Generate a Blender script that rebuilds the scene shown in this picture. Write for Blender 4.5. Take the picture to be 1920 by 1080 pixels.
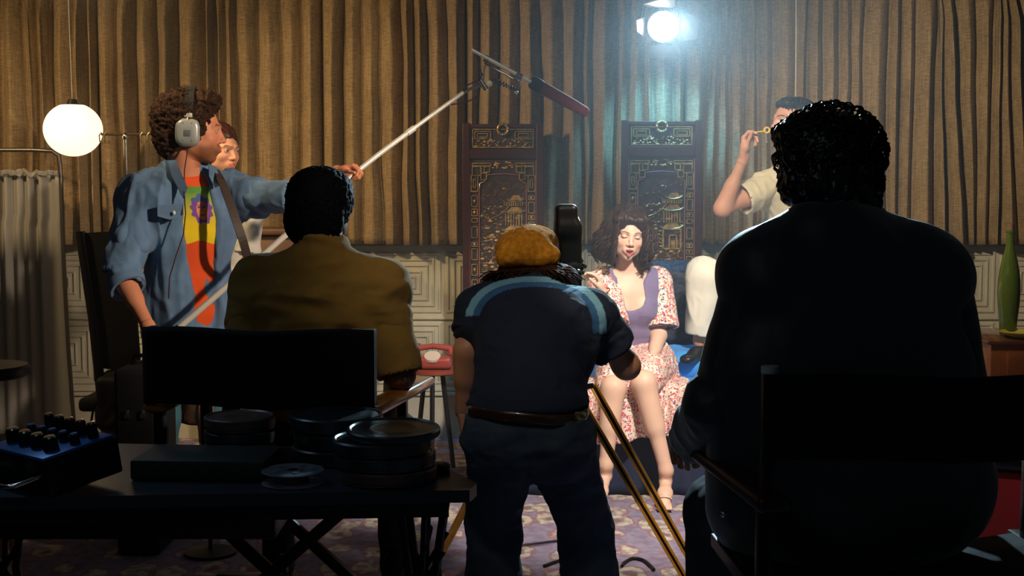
import bpy, bmesh, math, random
import numpy as np
from mathutils import Vector, Matrix, Euler, noise as mnoise

for _o in list(bpy.data.objects):
    bpy.data.objects.remove(_o)
SC = bpy.context.scene
COL = SC.collection

# ------------------------------------------------------------------ camera
FPX = 2500.0            # focal length in pixels of the 1920 wide frame
CAMZ = 1.42
PITCH = math.atan(195.0 / FPX)
cam_d = bpy.data.cameras.new('camera')
cam_d.sensor_width = 36.0
cam_d.lens = FPX / 1920.0 * 36.0
cam_d.clip_start = 0.05
cam_d.clip_end = 60
cam = bpy.data.objects.new('camera', cam_d)
cam.location = (0, 0, CAMZ)
cam.rotation_euler = (math.pi / 2 - PITCH, 0, 0)
COL.objects.link(cam)
SC.camera = cam

# ------------------------------------------------------------------ view + world
SC.view_settings.view_transform = 'Standard'
SC.view_settings.look = 'None'
SC.view_settings.gamma = 1.0
SC.view_settings.exposure = 0.0
SC.view_settings.use_curve_mapping = False
SC.cycles.use_denoising = True
SC.cycles.max_bounces = 5
SC.cycles.sample_clamp_indirect = 3.0
SC.cycles.volume_bounces = 0
w = bpy.data.worlds.new('world')
SC.world = w
w.use_nodes = True
w.node_tree.nodes['Background'].inputs[0].default_value = (0.02, 0.03, 0.05, 1)
w.node_tree.nodes['Background'].inputs[1].default_value = 0.05

# ------------------------------------------------------------------ lights of the film set
def light(name, kind, loc, target, energy, color, size=0.1, spot=None, blend=0.4):
    d = bpy.data.lights.new(name, kind)
    d.energy = energy
    d.color = color
    if kind == 'AREA':
        d.shape = 'SQUARE'
        d.size = size
    else:
        d.shadow_soft_size = size
    if kind == 'SPOT':
        d.spot_size = math.radians(spot)
        d.spot_blend = blend
    o = bpy.data.objects.new(name, d)
    o.location = loc
    o.rotation_euler = (Vector(target) - Vector(loc)).to_track_quat('-Z', 'Y').to_euler()
    COL.objects.link(o)
    return o

# warm tungsten heads hung in front of the set, above and outside the frame
light('key_spot', 'SPOT', (0.9, 4.15, 2.40), (0.50, 5.85, 0.45), 440, (1.0, 0.90, 0.76), 0.10, 62, 0.8)
light('operator_spot', 'SPOT', (1.2, 3.6, 2.38), (-1.15, 5.5, 1.25), 330, (1.0, 0.78, 0.56), 0.06, 38, 0.8)
light('curtain_spot_left', 'SPOT', (-3.1, 5.3, 2.45), (-1.9, 7.4, 0.9), 125, (1.0, 0.70, 0.36), 0.06, 95, 0.9)
light('curtain_spot_middle', 'SPOT', (-1.9, 5.0, 2.5), (-0.1, 7.4, 1.0), 150, (1.0, 0.72, 0.38), 0.06, 75, 0.9)
light('curtain_spot_right', 'SPOT', (0.6, 4.6, 2.5), (2.6, 7.4, 1.2), 230, (1.0, 0.82, 0.55), 0.06, 62, 0.9)
# unseen fill lamps added to brighten crew, table, tripod, microphone and bench
light('crew_fill_spot', 'SPOT', (-0.25, 2.55, 2.62), (0.10, 4.35, 1.0), 42, (1.0, 0.88, 0.72), 0.10, 46, 0.9)
light('crew_fill', 'AREA', (-1.2, 1.6, 2.6), (-0.9, 3.6, 0.8), 2.2, (0.75, 0.88, 1.0), 1.0)
light('table_fill_spot', 'SPOT', (-1.75, 3.9, 2.3), (-0.85, 3.25, 0.7), 14, (0.45, 0.72, 1.0), 0.10, 50, 0.8)
light('tripod_fill_spot', 'SPOT', (0.15, 3.3, 2.62), (0.42, 4.42, 0.6), 75, (1.0, 0.84, 0.6), 0.05, 20, 0.8)
light('microphone_fill_spot', 'SPOT', (0.35, 4.3, 2.68), (0.02, 5.66, 2.0), 16, (1.0, 0.88, 0.7), 0.05, 24, 0.8)
light('bench_fill_spot', 'SPOT', (2.3, 3.0, 2.6), (1.75, 4.4, 0.3), 60, (1.0, 0.85, 0.7), 0.08, 50, 0.8)
# the visible head over the bed: a cold backlight falling towards the crew
light('back_fresnel_beam', 'SPOT', (0.80, 6.84, 2.235), (0.75, 3.2, 1.3), 560, (0.55, 0.84, 1.0), 0.05, 70, 0.8)
light('back_fresnel_spill', 'SPOT', (0.80, 6.95, 2.12), (0.80, 7.3, 1.25), 62, (0.16, 0.55, 1.0), 0.08, 105, 1.0)

# ------------------------------------------------------------------ helpers
R = math.radians
def P(px, py, Y):
    """world point on the plane y = Y seen at pixel (px, py) of the 1920x1080 frame"""
    a = (px - 960.0) / FPX
    b = (540.0 - py) / FPX
    dy = math.cos(PITCH) + b * math.sin(PITCH)
    dz = -math.sin(PITCH) + b * math.cos(PITCH)
    s = Y / dy
    return Vector((a * s, Y, CAMZ + dz * s))

def tag(o, label=None, cat=None, group=None, kind=None):
    if label: o['label'] = label
    if cat: o['category'] = cat
    if group: o['group'] = group
    if kind: o['kind'] = kind
    return o

def empty(name, loc=(0, 0, 0), rz=0.0, label=None, cat=None, group=None):
    o = bpy.data.objects.new(name, None)
    o.empty_display_size = 0.1
    o.location = loc
    o.rotation_euler = (0, 0, rz)
    COL.objects.link(o)
    tag(o, label, cat, group)
    return o

def link_mesh(name, me, mat, parent=None):
    o = bpy.data.objects.new(name, me)
    if mat is not None and not me.materials:
        me.materials.append(mat)
    COL.objects.link(o)
    if parent is not None:
        o.parent = parent
        # geometry is authored in world space unless the parent is at the origin of authoring
    return o

def wparent(o, parent):
    """parent while keeping the world-space authoring of the geometry"""
    o.parent = parent
    if parent.type != 'MESH':
        M = Matrix.Translation(parent.location) @ parent.rotation_euler.to_matrix().to_4x4()
        o.matrix_parent_inverse = M.inverted()
    return o

class MB:
    """collects simple solids into one mesh"""
    def __init__(self):
        self.bm = bmesh.new()
    def box(self, c, s, rot=None, bev=0.0, seg=2):
        r = bmesh.ops.create_cube(self.bm, size=1.0)
        vs = r['verts']
        bmesh.ops.scale(self.bm, vec=s, verts=vs)
        if bev > 0:
            es = list({e for v in vs for e in v.link_edges})
            rb = bmesh.ops.bevel(self.bm, geom=es, offset=bev, segments=seg, affect='EDGES', profile=0.5)
            vs = list({v for f in rb['faces'] for v in f.verts} | {v for v in vs if v.is_valid})
        if rot is not None:
            m = rot if isinstance(rot, Matrix) else Euler(rot).to_matrix()
            bmesh.ops.rotate(self.bm, cent=(0, 0, 0), matrix=m.to_3x3(), verts=vs)
        bmesh.ops.translate(self.bm, vec=c, verts=vs)
        return self
    def cyl(self, a, b, r, r2=None, n=20, cap=True):
        a = Vector(a); b = Vector(b)
        r2 = r if r2 is None else r2
        d = b - a
        q = d.to_track_quat('Z', 'Y').to_matrix()
        ra, rb = [], []
        for i in range(n):
            t = 2 * math.pi * i / n
            v = q @ Vector((math.cos(t), math.sin(t), 0))
            ra.append(self.bm.verts.new(a + v * r))
            rb.append(self.bm.verts.new(b + v * r2))
        for i in range(n):
            j = (i + 1) % n
            self.bm.faces.new((ra[i], ra[j], rb[j], rb[i]))
        if cap:
            self.bm.faces.new(list(reversed(ra)))
            self.bm.faces.new(rb)
        return self
    def bar(self, a, b, w, t, up=(0, 0, 1), bev=0.002):
        """rectangular bar from a to b, w across 'up', t along it"""
        a = Vector(a); b = Vector(b)
        d = (b - a)
        z = d.normalized()
        x = Vector(up).cross(z)
        if x.length < 1e-5: x = Vector((1, 0, 0))
        x.normalize()
        y = z.cross(x)
        m = Matrix((x, y, z)).transposed()
        return self.box((a + b) / 2, (w, t, d.length), m, bev)
    def tube(self, pts, r, n=10, rr=None, smooth=True, cap=True):
        pts = [Vector(p) for p in pts]
        rings = []
        prev = None
        for i, p in enumerate(pts):
            d = (pts[min(i + 1, len(pts) - 1)] - pts[max(i - 1, 0)]).normalized()
            if prev is None:
                u = d.orthogonal().normalized()
            else:
                u = (prev - d * prev.dot(d))
                u = u.normalized() if u.length > 1e-6 else d.orthogonal().normalized()
            prev = u
            v = d.cross(u)
            rad = rr[i] if rr else r
            rings.append([self.bm.verts.new(p + (u * math.cos(t) + v * math.sin(t)) * rad)
                          for t in [2 * math.pi * k / n for k in range(n)]])
        for a, b in zip(rings, rings[1:]):
            for i in range(n):
                j = (i + 1) % n
                self.bm.faces.new((a[i], a[j], b[j], b[i]))
        if cap:
            self.bm.faces.new(list(reversed(rings[0])))
            self.bm.faces.new(rings[-1])
        return self
    def lathe(self, prof, c=(0, 0, 0), n=40, axis=None):
        """prof: list of (r, z)"""
        c = Vector(c)
        q = Vector(axis).to_track_quat('Z', 'Y').to_matrix() if axis is not None else Matrix.Identity(3)
        rings = []
        for r, z in prof:
            if r < 1e-6:
                rings.append([self.bm.verts.new(c + q @ Vector((0, 0, z)))])
            else:
                rings.append([self.bm.verts.new(c + q @ Vector((r * math.cos(t), r * math.sin(t), z)))
                              for t in [2 * math.pi * k / n for k in range(n)]])
        for a, b in zip(rings, rings[1:]):
            if len(a) == 1 and len(b) == 1: continue
            for i in range(n):
                j = (i + 1) % n
                if len(a) == 1: self.bm.faces.new((a[0], b[j], b[i]))
                elif len(b) == 1: self.bm.faces.new((a[i], a[j], b[0]))
                else: self.bm.faces.new((a[i], a[j], b[j], b[i]))
        return self
    def sphere(self, c, r, sc=(1, 1, 1), u=24, v=16, rot=None):
        ret = bmesh.ops.create_uvsphere(self.bm, u_segments=u, v_segments=v, radius=r)
        vs = ret['verts']
        bmesh.ops.scale(self.bm, vec=sc, verts=vs)
        if rot is not None:
            bmesh.ops.rotate(self.bm, cent=(0, 0, 0), matrix=Euler(rot).to_matrix(), verts=vs)
        bmesh.ops.translate(self.bm, vec=c, verts=vs)
        return self
    def torus(self, c, R_, r, axis=(0, 0, 1), n=40, m=10, sc=None):
        q = Vector(axis).to_track_quat('Z', 'Y').to_matrix()
        rings = []
        for i in range(n):
            t = 2 * math.pi * i / n
            ring = []
            for j in range(m):
                s = 2 * math.pi * j / m
                v = Vector(((R_ + r * math.cos(s)) * math.cos(t), (R_ + r * math.cos(s)) * math.sin(t), r * math.sin(s)))
                if sc: v = Vector((v.x * sc[0], v.y * sc[1], v.z * sc[2]))
                ring.append(self.bm.verts.new(Vector(c) + q @ v))
            rings.append(ring)
        for i in range(n):
            a = rings[i]; b = rings[(i + 1) % n]
            for j in range(m):
                k = (j + 1) % m
                self.bm.faces.new((a[j], b[j], b[k], a[k]))
        return self
    def poly(self, pts, th_vec):
        """flat polygon extruded by th_vec"""
        a = [self.bm.verts.new(Vector(p)) for p in pts]
        b = [self.bm.verts.new(Vector(p) + Vector(th_vec)) for p in pts]
        self.bm.faces.new(a)
        self.bm.faces.new(list(reversed(b)))
        n = len(a)
        for i in range(n):
            j = (i + 1) % n
            self.bm.faces.new((a[j], a[i], b[i], b[j]))
        return self
    def grid(self, fn, nu, nv):
        g = [[self.bm.verts.new(fn(i / nu, j / nv)) for j in range(nv + 1)] for i in range(nu + 1)]
        for i in range(nu):
            for j in range(nv):
                self.bm.faces.new((g[i][j], g[i + 1][j], g[i + 1][j + 1], g[i][j + 1]))
        return self
    def xform(self, M):
        bmesh.ops.transform(self.bm, matrix=M, verts=self.bm.verts)
        return self
    def build(self, name, mat, parent=None, smooth=True, angle=40, world=True, recalc=True):
        if recalc:
            bmesh.ops.recalc_face_normals(self.bm, faces=self.bm.faces)
        me = bpy.data.meshes.new(name)
        self.bm.to_mesh(me)
        self.bm.free()
        if smooth:
            me.shade_smooth()
            try:
                me.set_sharp_from_angle(angle=R(angle))
            except Exception:
                pass
        o = link_mesh(name, me, mat)
        if parent is not None:
            if world: wparent(o, parent)
            else: o.parent = parent
        return o

# ------------------------------------------------------------------ materials
MATS = {}
def mat(name, color, rough=0.6, metal=0.0, spec=0.5, bump=None, var=None, sheen=0.0, coat=0.0, emis=None,
        trans=0.0, ior=1.45, sss=0.0, attr=None, weave=None):
    """principled material; bump=(scale, strength, distance); var=(scale, amount) brightness mottling;
    attr = name of a colour attribute multiplied in"""
    if name in MATS: return MATS[name]
    m = bpy.data.materials.new(name)
    m.use_nodes = True
    nt = m.node_tree
    b = nt.nodes['Principled BSDF']
    L = nt.links.new
    b.inputs['Base Color'].default_value = (*color, 1)
    b.inputs['Roughness'].default_value = rough
    b.inputs['Metallic'].default_value = metal
    b.inputs['Specular IOR Level'].default_value = spec
    b.inputs['IOR'].default_value = ior
    if sheen: b.inputs['Sheen Weight'].default_value = sheen
    if coat: b.inputs['Coat Weight'].default_value = coat
    if trans: b.inputs['Transmission Weight'].default_value = trans
    if sss:
        b.inputs['Subsurface Weight'].default_value = sss
        b.inputs['Subsurface Radius'].default_value = (0.012, 0.004, 0.002)
        b.inputs['Subsurface Scale'].default_value = 1.0
    if emis:
        b.inputs['Emission Color'].default_value = (*emis[0], 1)
        b.inputs['Emission Strength'].default_value = emis[1]
    tc = nt.nodes.new('ShaderNodeTexCoord')
    cur = None
    if attr:
        a = nt.nodes.new('ShaderNodeAttribute'); a.attribute_name = attr
        cur = a.outputs['Color']
    if var:
        n = nt.nodes.new('ShaderNodeTexNoise'); n.inputs['Scale'].default_value = var[0]
        n.inputs['Detail'].default_value = 6
        L(tc.outputs['Object'], n.inputs['Vector'])
        mr = nt.nodes.new('ShaderNodeMapRange')
        mr.inputs['From Min'].default_value = 0.3; mr.inputs['From Max'].default_value = 0.7
        mr.inputs['To Min'].default_value = 1 - var[1]; mr.inputs['To Max'].default_value = 1 + var[1] * 0.6
        L(n.outputs['Fac'], mr.inputs['Value'])
        mx = nt.nodes.new('ShaderNodeVectorMath'); mx.operation = 'SCALE'
        if cur is not None: L(cur, mx.inputs[0])
        else: mx.inputs[0].default_value = color
        L(mr.outputs['Result'], mx.inputs['Scale'])
        cur = mx.outputs[0]
    if cur is not None: L(cur, b.inputs['Base Color'])
    last = None
    if bump:
        n = nt.nodes.new('ShaderNodeTexNoise'); n.inputs['Scale'].default_value = bump[0]
        n.inputs['Detail'].default_value = 4
        L(tc.outputs['Object'], n.inputs['Vector'])
        bp = nt.nodes.new('ShaderNodeBump'); bp.inputs['Strength'].default_value = bump[1]
        bp.inputs['Distance'].default_value = bump[2]
        L(n.outputs['Fac'], bp.inputs['Height'])
        last = bp
    if weave:
        sc, st = weave
        hs = []
        for ax in ('X', 'Z'):
            wv = nt.nodes.new('ShaderNodeTexWave'); wv.bands_direction = ax
            wv.inputs['Scale'].default_value = sc; wv.inputs['Distortion'].default_value = 1.5
            wv.inputs['Detail'].default_value = 1
            L(tc.outputs['Object'], wv.inputs['Vector']); hs.append(wv)
        ad = nt.nodes.new('ShaderNodeMath'); ad.operation = 'ADD'
        L(hs[0].outputs['Fac'], ad.inputs[0]); L(hs[1].outputs['Fac'], ad.inputs[1])
        bp = nt.nodes.new('ShaderNodeBump'); bp.inputs['Strength'].default_value = st
        bp.inputs['Distance'].default_value = 0.002
        L(ad.outputs[0], bp.inputs['Height'])
        if last: L(last.outputs[0], bp.inputs['Normal'])
        last = bp
    if last: L(last.outputs[0], b.inputs['Normal'])
    MATS[name] = m
    return m

# ------------------------------------------------------------------ signed distance modelling of bodies and cloth
def A3(v): return np.array((float(v[0]), float(v[1]), float(v[2])))
def cap_(a, b, r1, r2=None, k=0.03, flat=1.0, side=None, sub=False):
    """tapered capsule; flat squeezes it across 'side'"""
    r2 = r1 if r2 is None else r2
    return dict(t='c', a=A3(a), b=A3(b), r1=r1, r2=r2, k=k, flat=flat, side=None if side is None else A3(side), sub=sub)
def ell_(c, r, M=None, k=0.03, sub=False):
    """ellipsoid, M = 3x3 matrix whose columns are its axes"""
    return dict(t='e', c=A3(c), r=A3(r), M=None if M is None else np.array(M), k=k, sub=sub)
def box_(c, s, M=None, rad=0.01, k=0.01, sub=False):
    return dict(t='b', c=A3(c), s=A3(s), M=None if M is None else np.array(M), rad=rad, k=k, sub=sub)

def prim_bb(p):
    if p['t'] == 'c':
        r = max(p['r1'], p['r2'])
        lo = np.minimum(p['a'], p['b']) - r; hi = np.maximum(p['a'], p['b']) + r
    elif p['t'] == 'e':
        r = p['r'].max(); lo = p['c'] - r; hi = p['c'] + r
        if p['M'] is None: lo = p['c'] - p['r']; hi = p['c'] + p['r']
    else:
        r = np.linalg.norm(p['s']) + p['rad']; lo = p['c'] - r; hi = p['c'] + r
    return lo, hi

def prim_d(p, X, Y, Z):
    if p['t'] == 'c':
        a, b = p['a'], p['b']; ab = b - a; L2 = float(ab @ ab) + 1e-12
        px, py, pz = X - a[0], Y - a[1], Z - a[2]
        t = np.clip((px * ab[0] + py * ab[1] + pz * ab[2]) / L2, 0, 1)
        qx, qy, qz = px - t * ab[0], py - t * ab[1], pz - t * ab[2]
        r = p['r1'] + (p['r2'] - p['r1']) * t
        d2 = qx * qx + qy * qy + qz * qz
        if p['side'] is not None:
            n = ab / math.sqrt(L2)
            s = p['side'] - n * (p['side'] @ n); s = s / (np.linalg.norm(s) + 1e-9)
            wv = np.cross(n, s)
            dw = qx * wv[0] + qy * wv[1] + qz * wv[2]
            f = p['flat']
            d2s = d2 + dw * dw * (1 / (f * f) - 1)
            l = np.sqrt(d2s)
            return (l - r) * np.where(l > 1e-6, np.sqrt(d2) / np.maximum(l, 1e-6), f).clip(min(f, 1), max(f, 1))
        return np.sqrt(d2) - r
    if p['t'] == 'e':
        c, r = p['c'], p['r']
        x, y, z = X - c[0], Y - c[1], Z - c[2]
        if p['M'] is not None:
            M = p['M']
            x, y, z = (x * M[0, 0] + y * M[1, 0] + z * M[2, 0], x * M[0, 1] + y * M[1, 1] + z * M[2, 1], x * M[0, 2] + y * M[1, 2] + z * M[2, 2])
        k0 = np.sqrt((x / r[0]) ** 2 + (y / r[1]) ** 2 + (z / r[2]) ** 2)
        k1 = np.sqrt((x / r[0] ** 2) ** 2 + (y / r[1] ** 2) ** 2 + (z / r[2] ** 2) ** 2)
        return np.where(k1 > 1e-9, k0 * (k0 - 1) / np.maximum(k1, 1e-9), -r.min())
    c, s = p['c'], p['s']
    x, y, z = X - c[0], Y - c[1], Z - c[2]
    if p['M'] is not None:
        M = p['M']
        x, y, z = (x * M[0, 0] + y * M[1, 0] + z * M[2, 0], x * M[0, 1] + y * M[1, 1] + z * M[2, 1], x * M[0, 2] + y * M[1, 2] + z * M[2, 2])
    qx, qy, qz = np.abs(x) - s[0], np.abs(y) - s[1], np.abs(z) - s[2]
    out = np.sqrt(np.maximum(qx, 0) ** 2 + np.maximum(qy, 0) ** 2 + np.maximum(qz, 0) ** 2)
    return out + np.minimum(np.maximum(qx, np.maximum(qy, qz)), 0) - p['rad']

def sdf_grid(prims, h, pad=0.02, cut=None):
    bbs = [prim_bb(p) for p in prims if not p['sub']]
    lo = np.min([b[0] for b in bbs], axis=0) - pad
    hi = np.max([b[1] for b in bbs], axis=0) + pad
    n = np.ceil((hi - lo) / h).astype(int) + 1
    xs = [lo[i] + h * np.arange(n[i]) for i in range(3)]
    F = np.full(tuple(n), 0.07, dtype=np.float32)
    for p in prims:
        a, b = prim_bb(p)
        m = 0.012 + p['k'] * 1.1 + 2 * h
        i0 = np.clip(np.floor((a - m - lo) / h).astype(int), 0, n - 1)
        i1 = np.clip(np.ceil((b + m - lo) / h).astype(int) + 1, 1, n)
        if (i1 <= i0).any(): continue
        X = xs[0][i0[0]:i1[0]][:, None, None].astype(np.float32)
        Y = xs[1][i0[1]:i1[1]][None, :, None].astype(np.float32)
        Z = xs[2][i0[2]:i1[2]][None, None, :].astype(np.float32)
        X, Y, Z = np.broadcast_arrays(X, Y, Z)
        d = prim_d(p, X, Y, Z)
        sl = (slice(i0[0], i1[0]), slice(i0[1], i1[1]), slice(i0[2], i1[2]))
        f = F[sl]; k = max(p['k'], 1e-5)
        if p['sub']:
            d = -d
            hh = np.clip(0.5 - 0.5 * (d - f) / k, 0, 1)
            F[sl] = d * (1 - hh) + f * hh + k * hh * (1 - hh)
        else:
            hh = np.clip(0.5 + 0.5 * (d - f) / k, 0, 1)
            F[sl] = d * (1 - hh) + f * hh - k * hh * (1 - hh)
    if cut is not None:
        X, Y, Z = np.meshgrid(*[x.astype(np.float32) for x in xs], indexing='ij', sparse=True)
        F = np.maximum(F, cut(X, Y, Z))
    F[0] = F[-1] = 0.05; F[:, 0] = F[:, -1] = 0.05; F[:, :, 0] = F[:, :, -1] = 0.05
    return F, lo, h

def surface_nets(F, lo, h):
    S = F < 0
    n = F.shape
    c = np.zeros((n[0] - 1, n[1] - 1, n[2] - 1), dtype=np.int8)
    offs = [(i, j, k) for i in (0, 1) for j in (0, 1) for k in (0, 1)]
    for i, j, k in offs:
        c += S[i:n[0] - 1 + i, j:n[1] - 1 + j, k:n[2] - 1 + k]
    act = (c > 0) & (c < 8)
    idx = np.argwhere(act)
    vid = np.full(c.shape, -1, dtype=np.int64)
    vid[act] = np.arange(len(idx))
    V = np.stack([F[idx[:, 0] + i, idx[:, 1] + j, idx[:, 2] + k] for i, j, k in offs], axis=1)
    acc = np.zeros((len(idx), 3)); cnt = np.zeros(len(idx))
    for a in range(8):
        for b in range(a + 1, 8):
            da = np.array(offs[b]) - np.array(offs[a])
            if np.abs(da).sum() != 1: continue
            va, vb = V[:, a], V[:, b]
            m = (va < 0) != (vb < 0)
            t = np.where(m, va / np.where(m, va - vb, 1), 0)
            acc += (m[:, None]) * (np.array(offs[a])[None] + t[:, None] * da[None])
            cnt += m
    co = (idx + acc / cnt[:, None]) * h + lo
    quads = []
    for ax in range(3):
        sl0 = [slice(1, n[0] - 1), slice(1, n[1] - 1), slice(1, n[2] - 1)]
        sl0[ax] = slice(0, n[ax] - 1)
        sl1 = list(sl0); sl1[ax] = slice(1, n[ax])
        A = S[tuple(sl0)]; B = S[tuple(sl1)]
        e = np.argwhere(A != B)
        if not len(e): continue
        flip = A[tuple(e.T)]
        g = e.copy()
        for q in range(3):
            if q != ax: g[:, q] += 1
        u, v = (ax + 1) % 3, (ax + 2) % 3
        def cell(du, dv):
            cc = g.copy(); cc[:, u] += du; cc[:, v] += dv
            return vid[cc[:, 0], cc[:, 1], cc[:, 2]]
        q4 = np.stack([cell(-1, -1), cell(0, -1), cell(0, 0), cell(-1, 0)], axis=1)
        q4[~flip] = q4[~flip][:, ::-1]
        quads.append(q4)
    return co, np.concatenate(quads)

def vnoise(p, seed=0):
    """value noise on an (n,3) array, about -1..1"""
    i = np.floor(p).astype(np.int64); f = p - i
    u = f * f * (3 - 2 * f)
    def hsh(a, b, c):
        x = (a * 374761393 + b * 668265263 + c * 2147483647 + seed * 144665) & 0xffffffff
        x = ((x ^ (x >> 13)) * 1274126177) & 0xffffffff
        return ((x ^ (x >> 16)) & 0xffff) / 32767.5 - 1
    r = 0
    for a in (0, 1):
        for b in (0, 1):
            for c in (0, 1):
                wgt = (u[:, 0] if a else 1 - u[:, 0]) * (u[:, 1] if b else 1 - u[:, 1]) * (u[:, 2] if c else 1 - u[:, 2])
                r = r + wgt * hsh(i[:, 0] + a, i[:, 1] + b, i[:, 2] + c)
    return r

def vert_normals(co, qd):
    n = np.zeros_like(co)
    fn = np.cross(co[qd[:, 2]] - co[qd[:, 0]], co[qd[:, 3]] - co[qd[:, 1]])
    for i in range(4): np.add.at(n, qd[:, i], fn)
    return n / (np.linalg.norm(n, axis=1)[:, None] + 1e-12)

def relax(co, qd, it=1):
    for _ in range(it):
        s = np.zeros_like(co); c = np.zeros(len(co))
        for i in range(4):
            a = qd[:, i]
            for j in ((i + 1) % 4, (i + 3) % 4):
                np.add.at(s, a, co[qd[:, j]]); np.add.at(c, a, 1)
        co = co * 0.5 + 0.5 * s / np.maximum(c, 1)[:, None]
    return co

def shell(prims, h, disp=None, it=1, cut=None):
    F, lo, hh = sdf_grid(prims, h, cut=cut)
    co, qd = surface_nets(F, lo, hh)
    co = relax(co, qd, it)
    if disp is not None:
        co = co + vert_normals(co, qd) * disp(co)[:, None]
    return co, qd

def shells_to_obj(name, shells, mt, parent, colfn=None, attr='col'):
    cos, qds, base = [], [], 0
    for co, qd in shells:
        cos.append(co); qds.append(qd + base); base += len(co)
    co = np.concatenate(cos); qd = np.concatenate(qds)
    me = bpy.data.meshes.new(name)
    me.vertices.add(len(co)); me.vertices.foreach_set('co', co.astype(np.float32).ravel())
    me.loops.add(len(qd) * 4); me.loops.foreach_set('vertex_index', qd.astype(np.int32).ravel())
    me.polygons.add(len(qd)); me.polygons.foreach_set('loop_start', np.arange(len(qd), dtype=np.int32) * 4)
    me.update(calc_edges=True)
    me.validate()
    me.shade_smooth()
    if colfn is not None:
        c = colfn(co)
        at = me.color_attributes.new(attr, 'FLOAT_COLOR', 'POINT')
        rgba = np.ones((len(co), 4), dtype=np.float32); rgba[:, :3] = c
        at.data.foreach_set('color', rgba.ravel())
    o = link_mesh(name, me, mt)
    if parent is not None: wparent(o, parent)
    return o

def pixof(co):
    """frame pixel of world points, used only to lay prints out on the cloth once, at build time"""
    x, y, z = co[:, 0], co[:, 1], co[:, 2] - CAMZ
    dep = y * math.cos(PITCH) - z * math.sin(PITCH)
    up = y * math.sin(PITCH) + z * math.cos(PITCH)
    return 960 + FPX * x / dep, 540 - FPX * up / dep

def nrm(v): v = Vector(v); return v.normalized()
def lerp(a, b, t): return Vector(a) * (1 - t) + Vector(b) * t
def frame(fwd, up=(0, 0, 1)):
    """columns right, forward, up"""
    f = nrm(fwd); u = Vector(up); r = f.cross(u).normalized(); u = r.cross(f).normalized()
    return Matrix((r, f, u)).transposed()
# ================================================================== SETTING
random.seed(7)
WY = 7.42      # back wall plane
# ---- carpet
def carpet_mat():
    m = bpy.data.materials.new('carpet'); m.use_nodes = True; nt = m.node_tree; L = nt.links.new
    b = nt.nodes['Principled BSDF']; b.inputs['Roughness'].default_value = 0.95; b.inputs['Specular IOR Level'].default_value = 0.1
    tc = nt.nodes.new('ShaderNodeTexCoord')
    mp = nt.nodes.new('ShaderNodeMapping'); mp.inputs['Scale'].default_value = (7.0, 4.2, 1)
    L(tc.outputs['Object'], mp.inputs['Vector'])
    dn = nt.nodes.new('ShaderNodeTexNoise'); dn.inputs['Scale'].default_value = 3.0; dn.inputs['Detail'].default_value = 3
    L(mp.outputs[0], dn.inputs['Vector'])
    mx = nt.nodes.new('ShaderNodeMix'); mx.data_type = 'RGBA'; mx.blend_type = 'LINEAR_LIGHT'
    mx.inputs['Factor'].default_value = 0.22
    L(mp.outputs[0], mx.inputs['A']); L(dn.outputs['Color'], mx.inputs['B'])
    vo = nt.nodes.new('ShaderNodeTexVoronoi'); vo.inputs['Scale'].default_value = 1.0; vo.inputs['Randomness'].default_value = 0.45
    L(mx.outputs['Result'], vo.inputs['Vector'])
    cr = nt.nodes.new('ShaderNodeValToRGB'); e = cr.color_ramp.elements
    e[0].position = 0.0; e[0].color = (0.210, 0.105, 0.119, 1)
    e[1].position = 1.0; e[1].color = (0.196, 0.154, 0.238, 1)
    for p_, c_ in ((0.14, (0.238, 0.126, 0.126, 1)), (0.2, (0.476, 0.434, 0.336, 1)), (0.36, (0.504, 0.448, 0.378, 1)), (0.42, (0.280, 0.126, 0.140, 1)), (0.5, (0.266, 0.238, 0.336, 1))):
        x = cr.color_ramp.elements.new(p_); x.color = c_
    L(vo.outputs['Distance'], cr.inputs['Fac'])
    n2 = nt.nodes.new('ShaderNodeTexNoise'); n2.inputs['Scale'].default_value = 60; n2.inputs['Detail'].default_value = 4
    L(tc.outputs['Object'], n2.inputs['Vector'])
    n3 = nt.nodes.new('ShaderNodeTexNoise'); n3.inputs['Scale'].default_value = 22; n3.inputs['Detail'].default_value = 5
    L(tc.outputs['Object'], n3.inputs['Vector'])
    cr3 = nt.nodes.new('ShaderNodeValToRGB'); cr3.color_ramp.elements[0].position = 0.45; cr3.color_ramp.elements[1].position = 0.6
    L(n3.outputs['Fac'], cr3.inputs['Fac'])
    mm = nt.nodes.new('ShaderNodeMix'); mm.data_type = 'RGBA'; mm.inputs['B'].default_value = (0.182, 0.140, 0.210, 1)
    ml = nt.nodes.new('ShaderNodeMath'); ml.operation = 'MULTIPLY'; ml.inputs[1].default_value = 0.75
    L(cr3.outputs[0], ml.inputs[0]); L(ml.outputs[0], mm.inputs['Factor']); L(cr.outputs[0], mm.inputs['A'])
    L(mm.outputs['Result'], b.inputs['Base Color'])
    bp = nt.nodes.new('ShaderNodeBump'); bp.inputs['Strength'].default_value = 0.6; bp.inputs['Distance'].default_value = 0.004
    L(n2.outputs['Fac'], bp.inputs['Height']); L(bp.outputs[0], b.inputs['Normal'])
    return m
M_carpet = carpet_mat()
M_plaster = mat('plaster', (0.30, 0.25, 0.19), 0.9, bump=(30, 0.2, 0.003))
M_dark_room = mat('dark_plaster', (0.06, 0.055, 0.05), 0.95)
M_white_tin = mat('painted_tin', (0.56, 0.53, 0.42), 0.5, bump=(45, 0.25, 0.002), var=(9, 0.12))

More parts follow.
